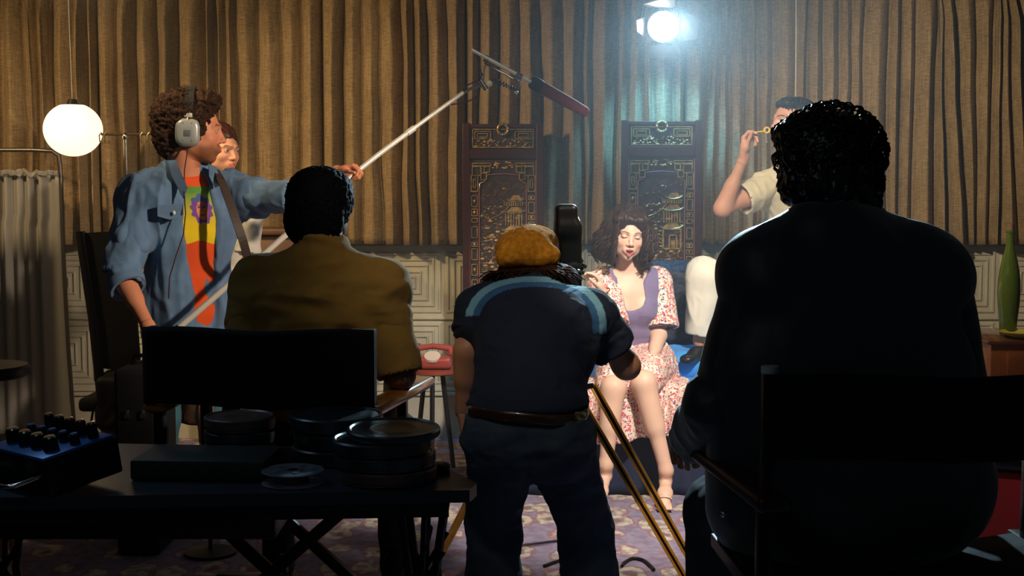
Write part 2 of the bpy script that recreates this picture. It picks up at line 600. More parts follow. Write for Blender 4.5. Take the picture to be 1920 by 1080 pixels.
def struct(name, mb, m, smooth=False):
    o = mb.build(name, m, smooth=smooth)
    o['kind'] = 'structure'
    return o
struct('floor', MB().box((0, 3.3, -0.05), (7.2, 8.5, 0.1)), M_carpet)
struct('ceiling', MB().box((0, 3.3, 2.85), (7.2, 8.5, 0.1)), M_dark_room)
struct('wall_back', MB().box((0, WY + 0.05, 1.4), (7.2, 0.1, 2.8)), M_plaster)
struct('wall_left', MB().box((-3.55, 3.3, 1.4), (0.1, 8.3, 2.8)), M_dark_room)
struct('wall_right', MB().box((3.55, 3.3, 1.4), (0.1, 8.3, 2.8)), M_dark_room)
struct('wall_front', MB().box((0, -0.9, 1.4), (7.2, 0.1, 2.8)), M_dark_room)

# ---- pressed tin wainscot: nested raised squares, two rows
def ring(mb, cx, cz, w, h, t, y0, y1):
    """raised picture-frame moulding: t wide, from y0 (wall) out to y1"""
    o = [(cx - w / 2, cz - h / 2), (cx + w / 2, cz - h / 2), (cx + w / 2, cz + h / 2), (cx - w / 2, cz + h / 2)]
    def sc(k): return [(cx + (x - cx) * (w / 2 - k) / (w / 2), cz + (z - cz) * (h / 2 - k) / (h / 2)) for x, z in o]
    loops = [(sc(0), y0), (sc(t * 0.3), y1), (sc(t * 0.7), y1), (sc(t), y0)]
    rings = [[mb.bm.verts.new((x, y, z)) for x, z in l] for l, y in loops]
    for a, b in zip(rings, rings[1:]):
        for i in range(4):
            j = (i + 1) % 4
            mb.bm.faces.new((a[i], a[j], b[j], b[i]))
mb = MB()
YF = WY - 0.02
mb.box((0, WY - 0.01, 0.69), (7.0, 0.02, 0.86))
tw = 0.385
x = -3.46
while x < 3.4:
    for z0, z1 in ((0.69, 1.055), (0.29, 0.66)):
        cz = (z0 + z1) / 2; hh = z1 - z0
        for k, (f, t) in enumerate(((0.94, 0.022), (0.74, 0.016), (0.56, 0.014), (0.36, 0.012), (0.2, 0.012))):
            ring(mb, x + tw / 2, cz, tw * f, hh * f, t, YF, YF - 0.010)
        mb.box((x + tw / 2, YF, cz), (0.03, 0.012, 0.03), bev=0.004)
    x += tw
struct('trim_1', mb, M_white_tin)
mb = MB()
mb.box((0, WY - 0.03, 1.105), (7.0, 0.06, 0.035), bev=0.008)
mb.box((0, WY - 0.02, 1.075), (7.0, 0.045, 0.012))
mb.box((0, WY - 0.022, 0.675), (7.0, 0.03, 0.016), bev=0.004)
mb.box((0, WY - 0.022, 0.275), (7.0, 0.035, 0.02), bev=0.005)
struct('trim_2', mb, M_white_tin)
mb = MB()
mb.box((0, WY - 0.02, 0.13), (7.0, 0.04, 0.26))
mb.box((0, WY - 0.03, 0.252), (7.0, 0.06, 0.02), bev=0.005)
struct('baseboard_back', mb, M_white_tin)

# ---- burlap curtains
def curtain_mat():
    m = bpy.data.materials.new('burlap'); m.use_nodes = True; nt = m.node_tree; L = nt.links.new
    b = nt.nodes['Principled BSDF']; b.inputs['Roughness'].default_value = 0.95; b.inputs['Specular IOR Level'].default_value = 0.1
    tc = nt.nodes.new('ShaderNodeTexCoord')
    def noise(scale, vec, det=4):
        mp = nt.nodes.new('ShaderNodeMapping'); mp.inputs['Scale'].default_value = vec
        L(tc.outputs['Object'], mp.inputs['Vector'])
        n = nt.nodes.new('ShaderNodeTexNoise'); n.inputs['Scale'].default_value = scale; n.inputs['Detail'].default_value = det
        L(mp.outputs[0], n.inputs['Vector']); return n
    n1 = noise(230, (1, 1, 0.03)); n2 = noise(230, (0.12, 0.12, 1)); n3 = noise(5, (1, 1, 1))
    ad = nt.nodes.new('ShaderNodeMath'); ad.operation = 'ADD'
    L(n1.outputs['Fac'], ad.inputs[0]); L(n2.outputs['Fac'], ad.inputs[1])
    cr = nt.nodes.new('ShaderNodeValToRGB')
    cr.color_ramp.elements[0].position = 0.36; cr.color_ramp.elements[0].color = (0.19, 0.125, 0.062, 1)
    cr.color_ramp.elements[1].position = 0.64; cr.color_ramp.elements[1].color = (0.43, 0.31, 0.17, 1)
    hf = nt.nodes.new('ShaderNodeMath'); hf.operation = 'MULTIPLY'; hf.inputs[1].default_value = 0.5
    L(ad.outputs[0], hf.inputs[0]); L(hf.outputs[0], cr.inputs['Fac'])
    mr = nt.nodes.new('ShaderNodeMapRange'); mr.inputs['From Min'].default_value = 0.3; mr.inputs['From Max'].default_value = 0.7
    mr.inputs['To Min'].default_value = 0.85; mr.inputs['To Max'].default_value = 1.1
    L(n3.outputs['Fac'], mr.inputs['Value'])
    vm = nt.nodes.new('ShaderNodeVectorMath'); vm.operation = 'SCALE'
    L(cr.outputs[0], vm.inputs[0]); L(mr.outputs[0], vm.inputs['Scale'])
    L(vm.outputs[0], b.inputs['Base Color'])
    bp = nt.nodes.new('ShaderNodeBump'); bp.inputs['Strength'].default_value = 0.5; bp.inputs['Distance'].default_value = 0.002
    L(ad.outputs[0], bp.inputs['Height']); L(bp.outputs[0], b.inputs['Normal'])
    return m
M_burlap = curtain_mat()
def curtain(x0, x1, label, seed, amp=0.085, slant=0.0):
    rs = random.Random(seed)
    edges = [x0]
    while edges[-1] < x1 - 0.05:
        edges.append(edges[-1] + rs.choice((0.055, 0.07, 0.085, 0.10, 0.125)) * rs.uniform(0.85, 1.15))
    sc = (x1 - x0) / (edges[-1] - x0)
    edges = [x0 + (e - x0) * sc for e in edges]
    nf = len(edges) - 1
    am = [amp * rs.uniform(0.55, 1.25) for _ in range(nf)]
    deep = [rs.random() ** 0.7 for _ in range(nf + 1)]       # how deep the valley between folds is
    zs = [1.088 + (2.62 - 1.088) * (j / 34) for j in range(35)]
    nu = 14
    cols = []
    for k in range(nf):
        for q in range(nu):
            cols.append((k, q / nu))
    cols.append((nf - 1, 1.0))
    top = 2.47
    def pt(c, z):
        k, u = c
        # fold borders wander with height
        def e(i, zz): return edges[i] + (0.018 * mnoise.noise(Vector((i * 3.7 + seed, zz * 1.3, 0))) + 0.01 * mnoise.noise(Vector((i * 1.7, zz * 3.1, seed)))) * (0 if i in (0, nf) else 1) + slant * (1.1 - zz) * (0.5 + 0.5 * math.sin(i * 1.3 + seed)) * (0 if i in (0, nf) else 1)
        a, b = e(k, z), e(k + 1, z)
        s = math.sin(math.pi * u)
        lobe = s ** 0.5 if s > 0 else 0
        valley = deep[k] * (1 - u) ** 6 + deep[k + 1] * u ** 6
        A = am[k] * (1 + 0.25 * mnoise.noise(Vector((k * 2.3, z * 1.5, seed))))
        pin = 1.0
        if z > top - 0.16:
            t = min(1, (z - top + 0.16) / 0.12)
            pin = 1 - 0.45 * t
        y = 7.335 - 0.02 * (1 - valley) - A * lobe * pin + 0.02 * valley
        xx = a + (b - a) * u
        # overlap: the fold's right side tucks under its neighbour
        xx += 0.012 * math.sin(2 * math.pi * u) * pin
        sub = 0.004 * mnoise.noise(Vector((xx * 26, z * 2.5, seed)))
        zz = z
        if z < 1.12: zz = z + 0.004 * lobe + 0.008 * mnoise.noise(Vector((xx * 3, 0, seed)))
        return Vector((xx, min(y + sub, 7.345), zz))
    mb = MB()
    g = [[mb.bm.verts.new(pt(c, z)) for z in zs] for c in cols]
    for i in range(len(cols) - 1):
        for j in range(len(zs) - 1):
            mb.bm.faces.new((g[i][j], g[i + 1][j], g[i + 1][j + 1], g[i][j + 1]))
    o = mb.build('curtain', M_burlap, smooth=True, angle=180)
    o.modifiers.new('cloth_thickness', 'SOLIDIFY').thickness = 0.003
    tag(o, label, 'curtain', 'pleated burlap curtains along the back wall')
    return o
curtain(-3.48, -2.252, 'tan burlap curtain behind the folding screen and round hanging lamp', 3)
curtain(-2.248, -1.032, 'tan burlap curtain hanging behind the man in headphones', 11)
curtain(-1.028, -0.252, 'tan burlap curtain behind the boom pole, left of the left carved panel', 5, 0.08)
curtain(-0.248, 0.938, 'grey-tan burlap curtain between and behind the two carved panels, under the lit lamp', 21, 0.075)
curtain(0.942, 2.108, 'tan burlap curtain behind the man in white raising his hand', 34, 0.06)
curtain(2.112, 3.48, 'yellowish burlap curtain at the far right above the green bottle', 47, 0.075, 0.08)
M_rail = mat('rail_grey', (0.35, 0.36, 0.36), 0.4, metal=0.6)
mb = MB(); mb.box((0, 7.33, 2.655), (6.9, 0.05, 0.045), bev=0.008)
tag(mb.build('curtain_rail', M_rail), 'grey curtain rail running along the top of the back wall', 'curtain rail')

# ---- carved lacquer panels
M_lacq = mat('red_lacquer', (0.05, 0.008, 0.010), 0.32, bump=(60, 0.2, 0.002), var=(12, 0.3), coat=0.3)
M_gold = mat('worn_gold', (0.50, 0.31, 0.11), 0.38, metal=0.6, bump=(90, 0.5, 0.002), var=(35, 0.6))
M_dk = mat('dark_carving', (0.035, 0.02, 0.018), 0.5, bump=(80, 0.6, 0.003))
def carved_panel(cx, ty, ymid, lean, seed, label):
    rs = random.Random(seed)
    U = 1 / 350.0
    top = P(cx, ty, 7.14)
    root = empty('carved_panel', (top.x, 7.04, 0), 0, label, 'carved panel', 'carved lacquer panels leaning on the curtains')
    H = top.z
    Mx = Matrix.Translation((top.x, 7.14, H)) @ Matrix.Rotation(lean, 4, 'X')
    def V(u, v, o=0.0): return (u * U, -o, -v * U)       # u right, v down in 1/350 m, o outward
    def bx(mb, u0, v0, u1, v1, o0, o1, bev=0.0):
        mb.box(((u0 + u1) / 2 * U, -(o0 + o1) / 2, -(v0 + v1) / 2 * U), (abs(u1 - u0) * U, abs(o1 - o0), abs(v1 - v0) * U), bev=bev)
    HB = H * 350 - 4
    # frame: stiles, rails, back board
    mb = MB()
    bx(mb, -75, 0, -62, HB, 0, 0.034, 0.003); bx(mb, 62, 0, 75, HB, 0, 0.034, 0.003)
    bx(mb, -62, 2, 62, 9, 0, 0.028, 0.002); bx(mb, -62, 48, 62, 66, 0, 0.030, 0.003)
    bx(mb, -62, 330, 62, 345, 0, 0.030, 0.003); bx(mb, -62, HB - 40, 62, HB, 0, 0.030, 0.003)
    mb.xform(Mx).build('frame', M_lacq, root, smooth=False)
    mb = MB(); bx(mb, -63, 4, 63, HB - 5, 0.002, 0.012); mb.xform(Mx).build('back_board', M_dk, root, smooth=False)
    # header fretwork with the ring
    mb = MB()
    def rect(u0, v0, u1, v1, t, o=0.024):
        bx(mb, u0, v0, u1, v0 + t, 0.01, o); bx(mb, u0, v1 - t, u1, v1, 0.01, o)
        bx(mb, u0, v0, u0 + t, v1, 0.01, o); bx(mb, u1 - t, v0, u1, v1, 0.01, o)
    rect(-57, 11, 57, 46, 1.6)
    for s in (-1, 1):
        rect(s * 53 if s < 0 else 22, 15, -22 if s < 0 else 53, 30, 1.4)
        rect(-48 if s < 0 else 28, 19, -28 if s < 0 else 48, 27, 1.2)
    for i in range(70):
        u = rs.uniform(-52, 52); v = rs.uniform(30, 44)
        mb.sphere(V(u, v, 0.014), rs.uniform(0.004, 0.009), (1, 0.9, rs.uniform(0.4, 0.9)), 8, 6)
    mb.xform(Mx).build('header_fretwork', M_gold, root)
    mb = MB(); mb.torus(V(0, 12, 0.034), 9.5 * U, 2.6 * U, (0, 1, 0), 28, 8)
    for k in range(8):
        mb.sphere(V(9.5 * math.cos(k * .785), 12 + 9.5 * math.sin(k * .785), 0.040), 2.2 * U, (1, 1, 1), 8, 6)
    mb.xform(Mx).build('ring', M_gold, root)
    # stepped corner brackets and side columns
    mb = MB()
    for s in (-1, 1):
        def r2(a, v0, b, v1, t=1.7): 
            u0, u1 = sorted((s * a, s * b)); rect(u0, v0, u1, v1, t)
        r2(22, 74, 58, 80, 1.5); r2(40, 80, 58, 98); r2(46, 96, 60, 128); r2(24, 80, 36, 92); r2(30, 92, 42, 106, 1.4)
        r2(50, 104, 56, 120, 1.3)
        v = 134
        while v < 325:
            hgt = rs.choice((9, 14, 22))
            r2(47, v, 59, v + hgt, 1.5)
            if rs.random() < .6:
                mb.sphere(V(s * 53, v + hgt / 2, 0.018), 0.009, (0.9, 0.8, 1.3), 8, 6)
            v += hgt + rs.choice((3, 7))
    for i in range(26):
        mb.sphere(V(rs.uniform(-20, 20), rs.uniform(72, 84), 0.016), rs.uniform(0.004, 0.008), (1.2, 0.8, 0.8), 8, 6)
    mb.xform(Mx).build('fretwork', M_gold, root)
    # rods each side of the picture + arch
    mb = MB()
    for s in (-1, 1):
        mb.tube([V(s * 44, 128, .020), V(s * 44, 328, .020)], 0.0035, 8)
        mb.tube([V(s * 61.5, 70, .026), V(s * 61.5, 328, .026)], 0.003, 8)
        mb.tube([V(s * 44, 128, .020), V(s * 43, 112, .020), V(s * 34, 108, .020), V(s * 28, 96, .020), V(0, 94, .020)], 0.003, 8)
    mb.xform(Mx).build('inner_moulding', mat('pink_highlight', (0.33, 0.12, 0.11), 0.22, spec=0.8, coat=0.6), root)  # pinkish highlight on the rods is put into their base colour
    # landscape relief in the middle
    mb = MB()
    def f(a, b):
        u = -42 + 84 * a; v = 100 + 228 * b
        n = mnoise.noise(Vector((u * .09, v * .09, seed))) + 0.6 * mnoise.noise(Vector((u * .25, v * .25, seed + 5)))
        return Vector(V(u, v, 0.012 + 0.006 * max(n, -0.2) * (0.4 + b)))
    mb.grid(f, 60, 150)
    mb.xform(Mx).build('relief_ground', mat('relief_lacquer', (0.075, 0.03, 0.022), 0.4, var=(30, 0.4), bump=(120, 0.4, 0.002)), root)
    mb = MB()
    # pagoda roofs, terrace, house, rocks and trees
    def roof(u, v, wd, o=0.022):
        mb.tube([V(u - wd, v + 2, o), V(u - wd * .6, v + 5, o), V(u, v + 5.5, o), V(u + wd * .6, v + 4, o), V(u + wd, v, o)], 0.0045, 6)
        mb.poly([V(u - wd * .8, v + 3, .014), V(u + wd * .8, v + 3, .014), V(u + wd * .4, v - 6, .014), V(u - wd * .3, v - 6, .014)], (0, -.006, 0))
    roof(24, 140, 16); roof(22, 162, 20); roof(20, 196, 22)
    mb.tube([V(-38, 172, .018), V(-24, 178, .018), V(-8, 172, .018), V(6, 160, .018), V(14, 150, .018)], 0.0035, 6)
    for k in range(9): bx(mb, 2 + k * 4.2, 146, 4 + k * 4.2, 154, .012, .021)
    for k in range(7): bx(mb, 4 + k * 5, 168, 6 + k * 5, 190, .012, .019)
    rect(2, 200, 38, 240, 3.2, .026); rect(14, 212, 30, 240, 2.4, .028)
    bx(mb, 18, 222, 26, 240, .012, .022)
    for i in range(300):
        b = rs.random() ** .7
        u = rs.uniform(-40, 40); v = 112 + 212 * b
        if 2 < u < 38 and 200 < v < 240: continue
        mb.sphere(V(u, v, 0.015), rs.uniform(.003, .011) * (0.55 + .6 * b), (rs.uniform(.5, 2.2), .7, rs.uniform(.4, 1.2)), 7, 5)
    for i in range(16):
        u = rs.uniform(-38, 38); v = rs.uniform(225, 315)
        mb.tube([V(u, v, .018), V(u + rs.uniform(-5, 5), v - 6, .02), V(u + rs.uniform(-8, 8), v - 14, .018)], .003, 6)
    mb.xform(Mx).build('relief_landscape', M_gold, root)
    return root
carved_panel(943, 231, 0, -0.022, 3, 'red-brown lacquer panel with gold carving, left of the two, behind the orange cap')
carved_panel(1240, 226, 0, -0.022, 3, 'carved gold and dark lacquer panel behind the seated woman, washed by blue light')

# ---- the lit fresnel head with barn doors
M_blk = mat('black_metal', (0.012, 0.012, 0.014), 0.45, metal=0.3)
M_lens = mat('lit_lens', (1, 1, 1), 0.3, emis=((1.0, 0.90, 0.74), 22))
lc = P(1243, 50, 6.9)
root = empty('stage_lamp', lc, 0, 'lit stage spotlight with black barn doors hanging high before the curtain', 'spotlight')
ax = (Vector((0.0, -1.0, -0.16))).normalized()
bk = lc - ax * 0.0
mb = MB(); mb.lathe([(0.0, -0.26), (0.055, -0.26), (0.078, -0.22), (0.082, -0.02), (0.090, -0.015), (0.090, 0.004), (0.080, 0.004), (0.078, -0.012), (0.0, -0.012)], bk, 36, ax)
mb.build('housing', M_blk, root)
mb = MB(); mb.lathe([(0.0, 0.014), (0.03, 0.012), (0.058, 0.006), (0.0775, 0.0)], bk, 36, ax); mb.lathe([(0.0, -0.001), (0.0775, -0.001)], bk, 36, ax)
mb.build('lens', M_lens, root)
mf = frame(ax, (0, 0, 1))
def lamp_pt(r, f, u): return lc + mf @ Vector((r, f, u))
def door(a, b, out, spl, nm='barn_door'):
    mb = MB(); mb.poly([lamp_pt(*a), lamp_pt(*b), lamp_pt(*out), lamp_pt(*spl)], mf @ Vector((0, 0.0, 0.0)) + ax * 0.002)
    return mb.build(nm, M_blk, root, smooth=False)
# frame right axis points towards -x for a lamp facing the camera, so signs are mirrored
door((-0.092, 0.0, -0.075), (-0.092, 0.0, 0.080), (-0.175, 0.085, 0.045), (-0.165, 0.085, -0.055))
door((0.092, 0.0, -0.055), (0.092, 0.0, 0.05), (0.145, 0.09, 0.035), (0.14, 0.09, -0.02))
door((-0.06, 0.0, 0.094), (0.08, 0.0, 0.094), (0.115, 0.10, 0.115), (-0.04, 0.10, 0.155))
door((-0.06, 0.0, -0.094), (0.06, 0.0, -0.094), (0.09, 0.05, -0.155), (-0.09, 0.05, -0.155))
mb = MB(); yk = [lamp_pt(0.10 * math.cos(t), -0.12, 0.02 + 0.15 * math.sin(t)) for t in [math.pi * k / 12 for k in range(13)]]
mb.tube(yk, 0.008, 8); mb.cyl(lamp_pt(0, -0.12, 0.17), lamp_pt(0, -0.12, 0.17) + Vector((0, 0, 0.36)), 0.012)
mb.build('yoke', M_blk, root)

# ---- round hanging lamp
gc = P(137, 243, 6.75)
gr = 53.5 / FPX * 6.75
root = empty('globe_lamp', gc, 0, 'glowing white glass globe lamp hanging on a thin cord at the left', 'hanging lamp')
mb = MB()
prof = [(0.052, gr * 0.93)] + [(gr * math.sin(t), gr * math.cos(t) * 0.93) for t in [0.42 + (math.pi - 0.42) * k / 28 for k in range(29)]]
prof[0] = (0.0, prof[1][1])
mb.lathe(prof, gc, 48)
mb.build('globe_shade', mat('opal_glass', (0.95, 0.9, 0.8), 0.25, emis=((1.0, 0.79, 0.52), 1.55)), root)
mb = MB(); mb.cyl(gc + Vector((0, 0, gr * .84)), gc + Vector((0, 0, gr * .84 + 0.03)), 0.03, 0.02)
mb.build('cap', M_blk, root)
mb = MB(); mb.tube([gc + Vector((0, 0, gr * .85)), P(133, 120, 6.74), Vector((P(126, 0, 6.73).x, 6.73, 2.8))], 0.0028, 6)
mb.build('cord', mat('pale_cord', (0.45, 0.42, 0.36), 0.5), root)
light('globe_glow', 'POINT', gc, gc + Vector((0, 0, -1)), 5.5, (1.0, 0.72, 0.42), gr * 1.02)

# ---- small T-shaped stand next to the globe lamp
M_brass = mat('dark_brass', (0.20, 0.15, 0.09), 0.3, metal=0.85)
sy = 6.62
sb = P(235, 258, sy)
root = empty('hook_stand', (sb.x, sy, 0), 0, 'thin brass stand with hooked crossbar beside the globe lamp', 'stand')
mb = MB(); mb.cyl((sb.x, sy, 0.02), (sb.x, sy, sb.z), 0.010, 0.009); mb.sphere((sb.x, sy, sb.z + .005), 0.014, (1, 1, 1.4))
mb.build('pole', mat('bright_chrome', (0.8, 0.76, 0.68), 0.18, metal=1.0), root)
mb = MB(); mb.tube([P(190, 252, sy), P(235, 252, sy), P(283, 251, sy)], 0.006, 8)
mb.build('crossbar', M_brass, root)
for hx in (191, 200, 268, 281):
    mb = MB(); c = P(hx, 252, sy); mb.tube([c + Vector((0, -.004, .010)), c + Vector((-.012, -.004, -.004)), c + Vector((-.010, -.004, -.035)), c + Vector((.010, -.004, -.045)), c + Vector((.014, -.004, -.03))], 0.0035, 6)
    mb.build('hook', M_brass, root)
mb = MB(); mb.lathe([(0, 0), (0.16, 0), (0.16, 0.012), (0.03, 0.03), (0.012, 0.05), (0, 0.05)], (sb.x, sy, 0.0), 32)
mb.build('base', M_brass, root)

# ---- folding cloth screen on the left
root = empty('folding_screen', (-2.6, 6.95, 0), 0, 'grey cloth folding screen on a metal frame at the left edge', 'folding screen')
M_tubem = mat('screen_metal', (0.13, 0.12, 0.11), 0.35, metal=0.8)
sY = 6.95
mb = MB()
mb.tube([P(-150, 281, sY), P(60, 281, sY), P(98, 283, sY), P(110, 292, sY), P(113, 310, sY), P(120, 500, sY), P(128, 650, sY), P(139, 800, sY), P(137, 818, sY), P(125, 825, sY), P(60, 824, sY), P(-150, 824, sY)], 0.011, 10)
mb.build('frame', M_tubem, root)
mb = MB()
def scr(a, b):
    px = -150 + (112 + 20 * b - -150) * a + (3 if b < .2 else 0)
    topy = 322 + 9 * mnoise.noise(Vector((a * 19, 1, 0))) * (1 - b) ** 2 - (4 if a < .75 else 0)
    py = topy + (814 - topy) * b
    amp = 0.024 * (1 - b * 0.82)
    y = sY + amp * math.sin(a * 62 + 2.0 * math.sin(a * 9) + b * 0.6) * (1 + .4 * math.sin(a * 25)) + 0.01
    q = P(px, py, sY); return Vector((q.x, y, q.z))
mb.grid(scr, 220, 30)
o = mb.build('cloth_panel', mat('screen_cloth', (0.30, 0.285, 0.26), 0.9, bump=(150, .3, .001), weave=(220, .2)), root, angle=180)
o.modifiers.new('th', 'SOLIDIFY').thickness = 0.002
# gathered ruffle along the top hem
mb = MB()
def ruf(a, b):
    px = -150 + 262 * a
    py = 320 + 7 * mnoise.noise(Vector((a * 23, 5, 0))) + 9 * b
    q = P(px, py, sY); return Vector((q.x, sY - 0.012 + 0.018 * math.sin(a * 95 + 3 * math.sin(a * 12)) * (1 - .5 * b) - .012, q.z))
mb.grid(ruf, 200, 4)
o = mb.build('gathered_hem', MATS['screen_cloth'], root, angle=180); o.modifiers.new('th', 'SOLIDIFY').thickness = 0.003
for px in (62, 108):
    mb = MB(); a = P(px, 826, sY); mb.cyl(a, (a.x, a.y - .02, 0.045), 0.008); mb.cyl((a.x - .012, a.y - .03, 0.024), (a.x + .012, a.y - .03, 0.024), 0.022)
    mb.build('caster', M_blk, root)

# ---- thin pull cord by the man in white
mb = MB(); a = P(1493, -60, 6.9); b = P(1492, 180, 6.9)
mb.tube([Vector((a.x, a.y, 2.8)), a, b, b - Vector((0, 0, .25))], 0.0022, 6)
tag(mb.build('pull_cord', mat('white_cord', (0.7, 0.68, 0.6), 0.5)), 'thin white cord hanging above the man in white', 'cord')
# ================================================================== PEOPLE: building blocks
def head_prims(c, M, s=1.0, mouth=0.0, jaw=1.0, nose=1.0, female=False, ears=True):
    """c = centre at eye level, M columns right / forward / up. returns prims and named points"""
    c = Vector(c)
    def W(x, y, z): return c + M @ Vector((x, y, z)) * s
    Ml = [list(r) for r in M]
    p = []
    p.append(ell_(W(0, -.022, .036), np.array((.073, .094, .086)) * s, Ml, .02))
    p.append(ell_(W(0, .022, -.010), np.array((.061, .068, .082)) * s, Ml, .03 * s))
    p.append(ell_(W(0, .030, -.066), np.array((.047 * jaw, .048, .042)) * s, Ml, .03 * s))
    p.append(ell_(W(0, .060, -.095), np.array((.019 * jaw, .017, .016)) * s, Ml, .02 * s))
    for q in (-1, 1):
        p.append(ell_(W(q * .040, .056, -.026), np.array((.020, .020, .018)) * s, Ml, .02 * s))
        p.append(ell_(W(q * (.046 if jaw >= .9 else .040), .010, -.058), np.array((.016 * jaw, .035, .024)) * s, Ml, .03 * s))
        p.append(cap_(W(q * .012, .086, .020), W(q * .042, .072, .021), .008 * s, .007 * s, .014 * s))
    # sockets, then eyeballs with lids
    for q in (-1, 1):
        d = ell_(W(q * .031, .094, .002), np.array((.016, .016, .011)) * s, Ml, .010 * s, True); p.append(d)
        p.append(ell_(W(q * .031, .0745, .002), np.array((.0130, .0125, .0115)) * s, Ml, .003 * s))
    # nose
    n = nose
    p.append(cap_(W(0, .084, .012), W(0, .100 * (1 + .02 * (n - 1)), -.026), .0065 * s, .0095 * s, .010 * s))
    p.append(ell_(W(0, .1015 + .006 * (n - 1), -.030), np.array((.0095, .010, .0085)) * s * (n ** .5), Ml, .006 * s))
    for q in (-1, 1):
        p.append(ell_(W(q * .0125, .091, -.034), np.array((.0072, .010, .0065)) * s, Ml, .005 * s))
        p.append(ell_(W(q * .006, .096, -.0405), np.array((.0035, .005, .004)) * s, Ml, .003 * s, True))
    # lips
    mo = mouth * .010
    f = 1.12 if female else 1.0
    p.append(ell_(W(0, .078, -.062), np.array((.026, .016, .018)) * s, Ml, .012 * s))
    if mouth > 0:
        p.append(ell_(W(0, .094, -.0625 - mo * .5), np.array((.017, .014, .002 + mo * .75)) * s, Ml, .003 * s, True))
    p.append(cap_(W(-.019, .084, -.058), W(-.004, .0925, -.0555), .003 * s, .0048 * s * f, .004 * s))
    p.append(cap_(W(.019, .084, -.058), W(.004, .0925, -.0555), .003 * s, .0048 * s * f, .004 * s))
    p.append(cap_(W(-.017, .083, -.061 - mo), W(0, .0915, -.0665 - mo * 1.4), .003 * s, .0058 * s * f, .004 * s))
    p.append(cap_(W(.017, .083, -.061 - mo), W(0, .0915, -.0665 - mo * 1.4), .003 * s, .0058 * s * f, .004 * s))
    if ears:
        for q in (-1, 1):
            p.append(ell_(W(q * .075, -.006, -.008), np.array((.008, .017, .030)) * s, Ml, .006 * s))
            p.append(ell_(W(q * .083, -.002, -.004), np.array((.004, .009, .017)) * s, Ml, .004 * s, True))
    return p, W

def face_colors(co, W, s, M, base, lips=None, brows=None, eyes='open', blush=None, beard=None, lid=None, lowlip=-.0735):
    """skin colour per vertex: real pigment only - lips, brows, lashes, eyes"""
    M3 = np.array([list(r) for r in M]); c = A3(W(0, 0, 0))
    L = (co - c) @ M3 / s
    x, y, z = L[:, 0], L[:, 1], L[:, 2]
    C = np.tile(np.array(base, dtype=np.float32), (len(co), 1))
    n = vnoise(co * 60) * .5 + vnoise(co * 25, 3) * .5
    C *= (1 + .05 * n)[:, None]
    def mix(mask, col):
        m = np.clip(mask, 0, 1)[:, None]
        C[:] = C * (1 - m) + np.array(col)[None] * m
    front = y > .03
    if blush is not None:
        mix((np.exp(-(((np.abs(x) - .042) / .018) ** 2 + ((z + .03) / .018) ** 2)) * front) * .5, blush)
        mix((np.exp(-((x / .013) ** 2 + ((z + .032) / .012) ** 2)) * front) * .4, blush)
    if beard is not None:
        bm_ = np.clip((-.040 - z) / .02, 0, 1) * np.clip((y + .0) / .03, 0, 1) * (np.abs(x) < .09) * (z > -.13)
        mix(bm_ * .85, beard)
        mix(((np.abs(x) < .026) & (z > -.055) & (z < -.042) & (y > .07)) * .8, beard)
    if lips is not None:
        lm = (np.abs(x) < .0185) & (y > .078) & (z < -.0515 - np.abs(x) * .18) & (z > lowlip + np.abs(x) * .55)
        mix(lm * 1.0, lips)
    if brows is not None:
        ax = np.abs(x); bz = .0205 + .004 * np.sin((ax - .014) / .036 * 3.14)
        mix(((ax > .012) & (ax < .048) & (np.abs(z - bz) < .0032) & (y > .05)) * .9, brows)
    ax = np.abs(x) - .031
    ez = z - .002
    eye_l = (np.abs(ax) < .0125) & (y > .068)
    if eyes == 'open':
        op = eye_l & (np.abs(ez) < .0040 * np.sqrt(np.clip(1 - (ax / .0125) ** 2, 0, 1)))
        mix(op * 1.0, (.42, .38, .35))
        mix((op & (ax ** 2 + ez ** 2 < .0045 ** 2)) * 1.0, (.03, .015, .01))
        lash = eye_l & ~op & (np.abs(np.abs(ez) - .0045 * np.sqrt(np.clip(1 - (ax / .0135) ** 2, 0, 1))) < .0016) & (ez > -.002)
        mix(lash * .9, (.02, .012, .01))
    else:
        if lid is not None: mix((eye_l & (ez > -.004) & (ez < .010)) * .55, lid)
        lash = (np.abs(ax) < .0145) & (y > .062) & (np.abs(ez + .0058 - .0035 * (ax / .0145) ** 2) < .0019)
        mix(lash * 1.0, (.02, .01, .01))
    return C

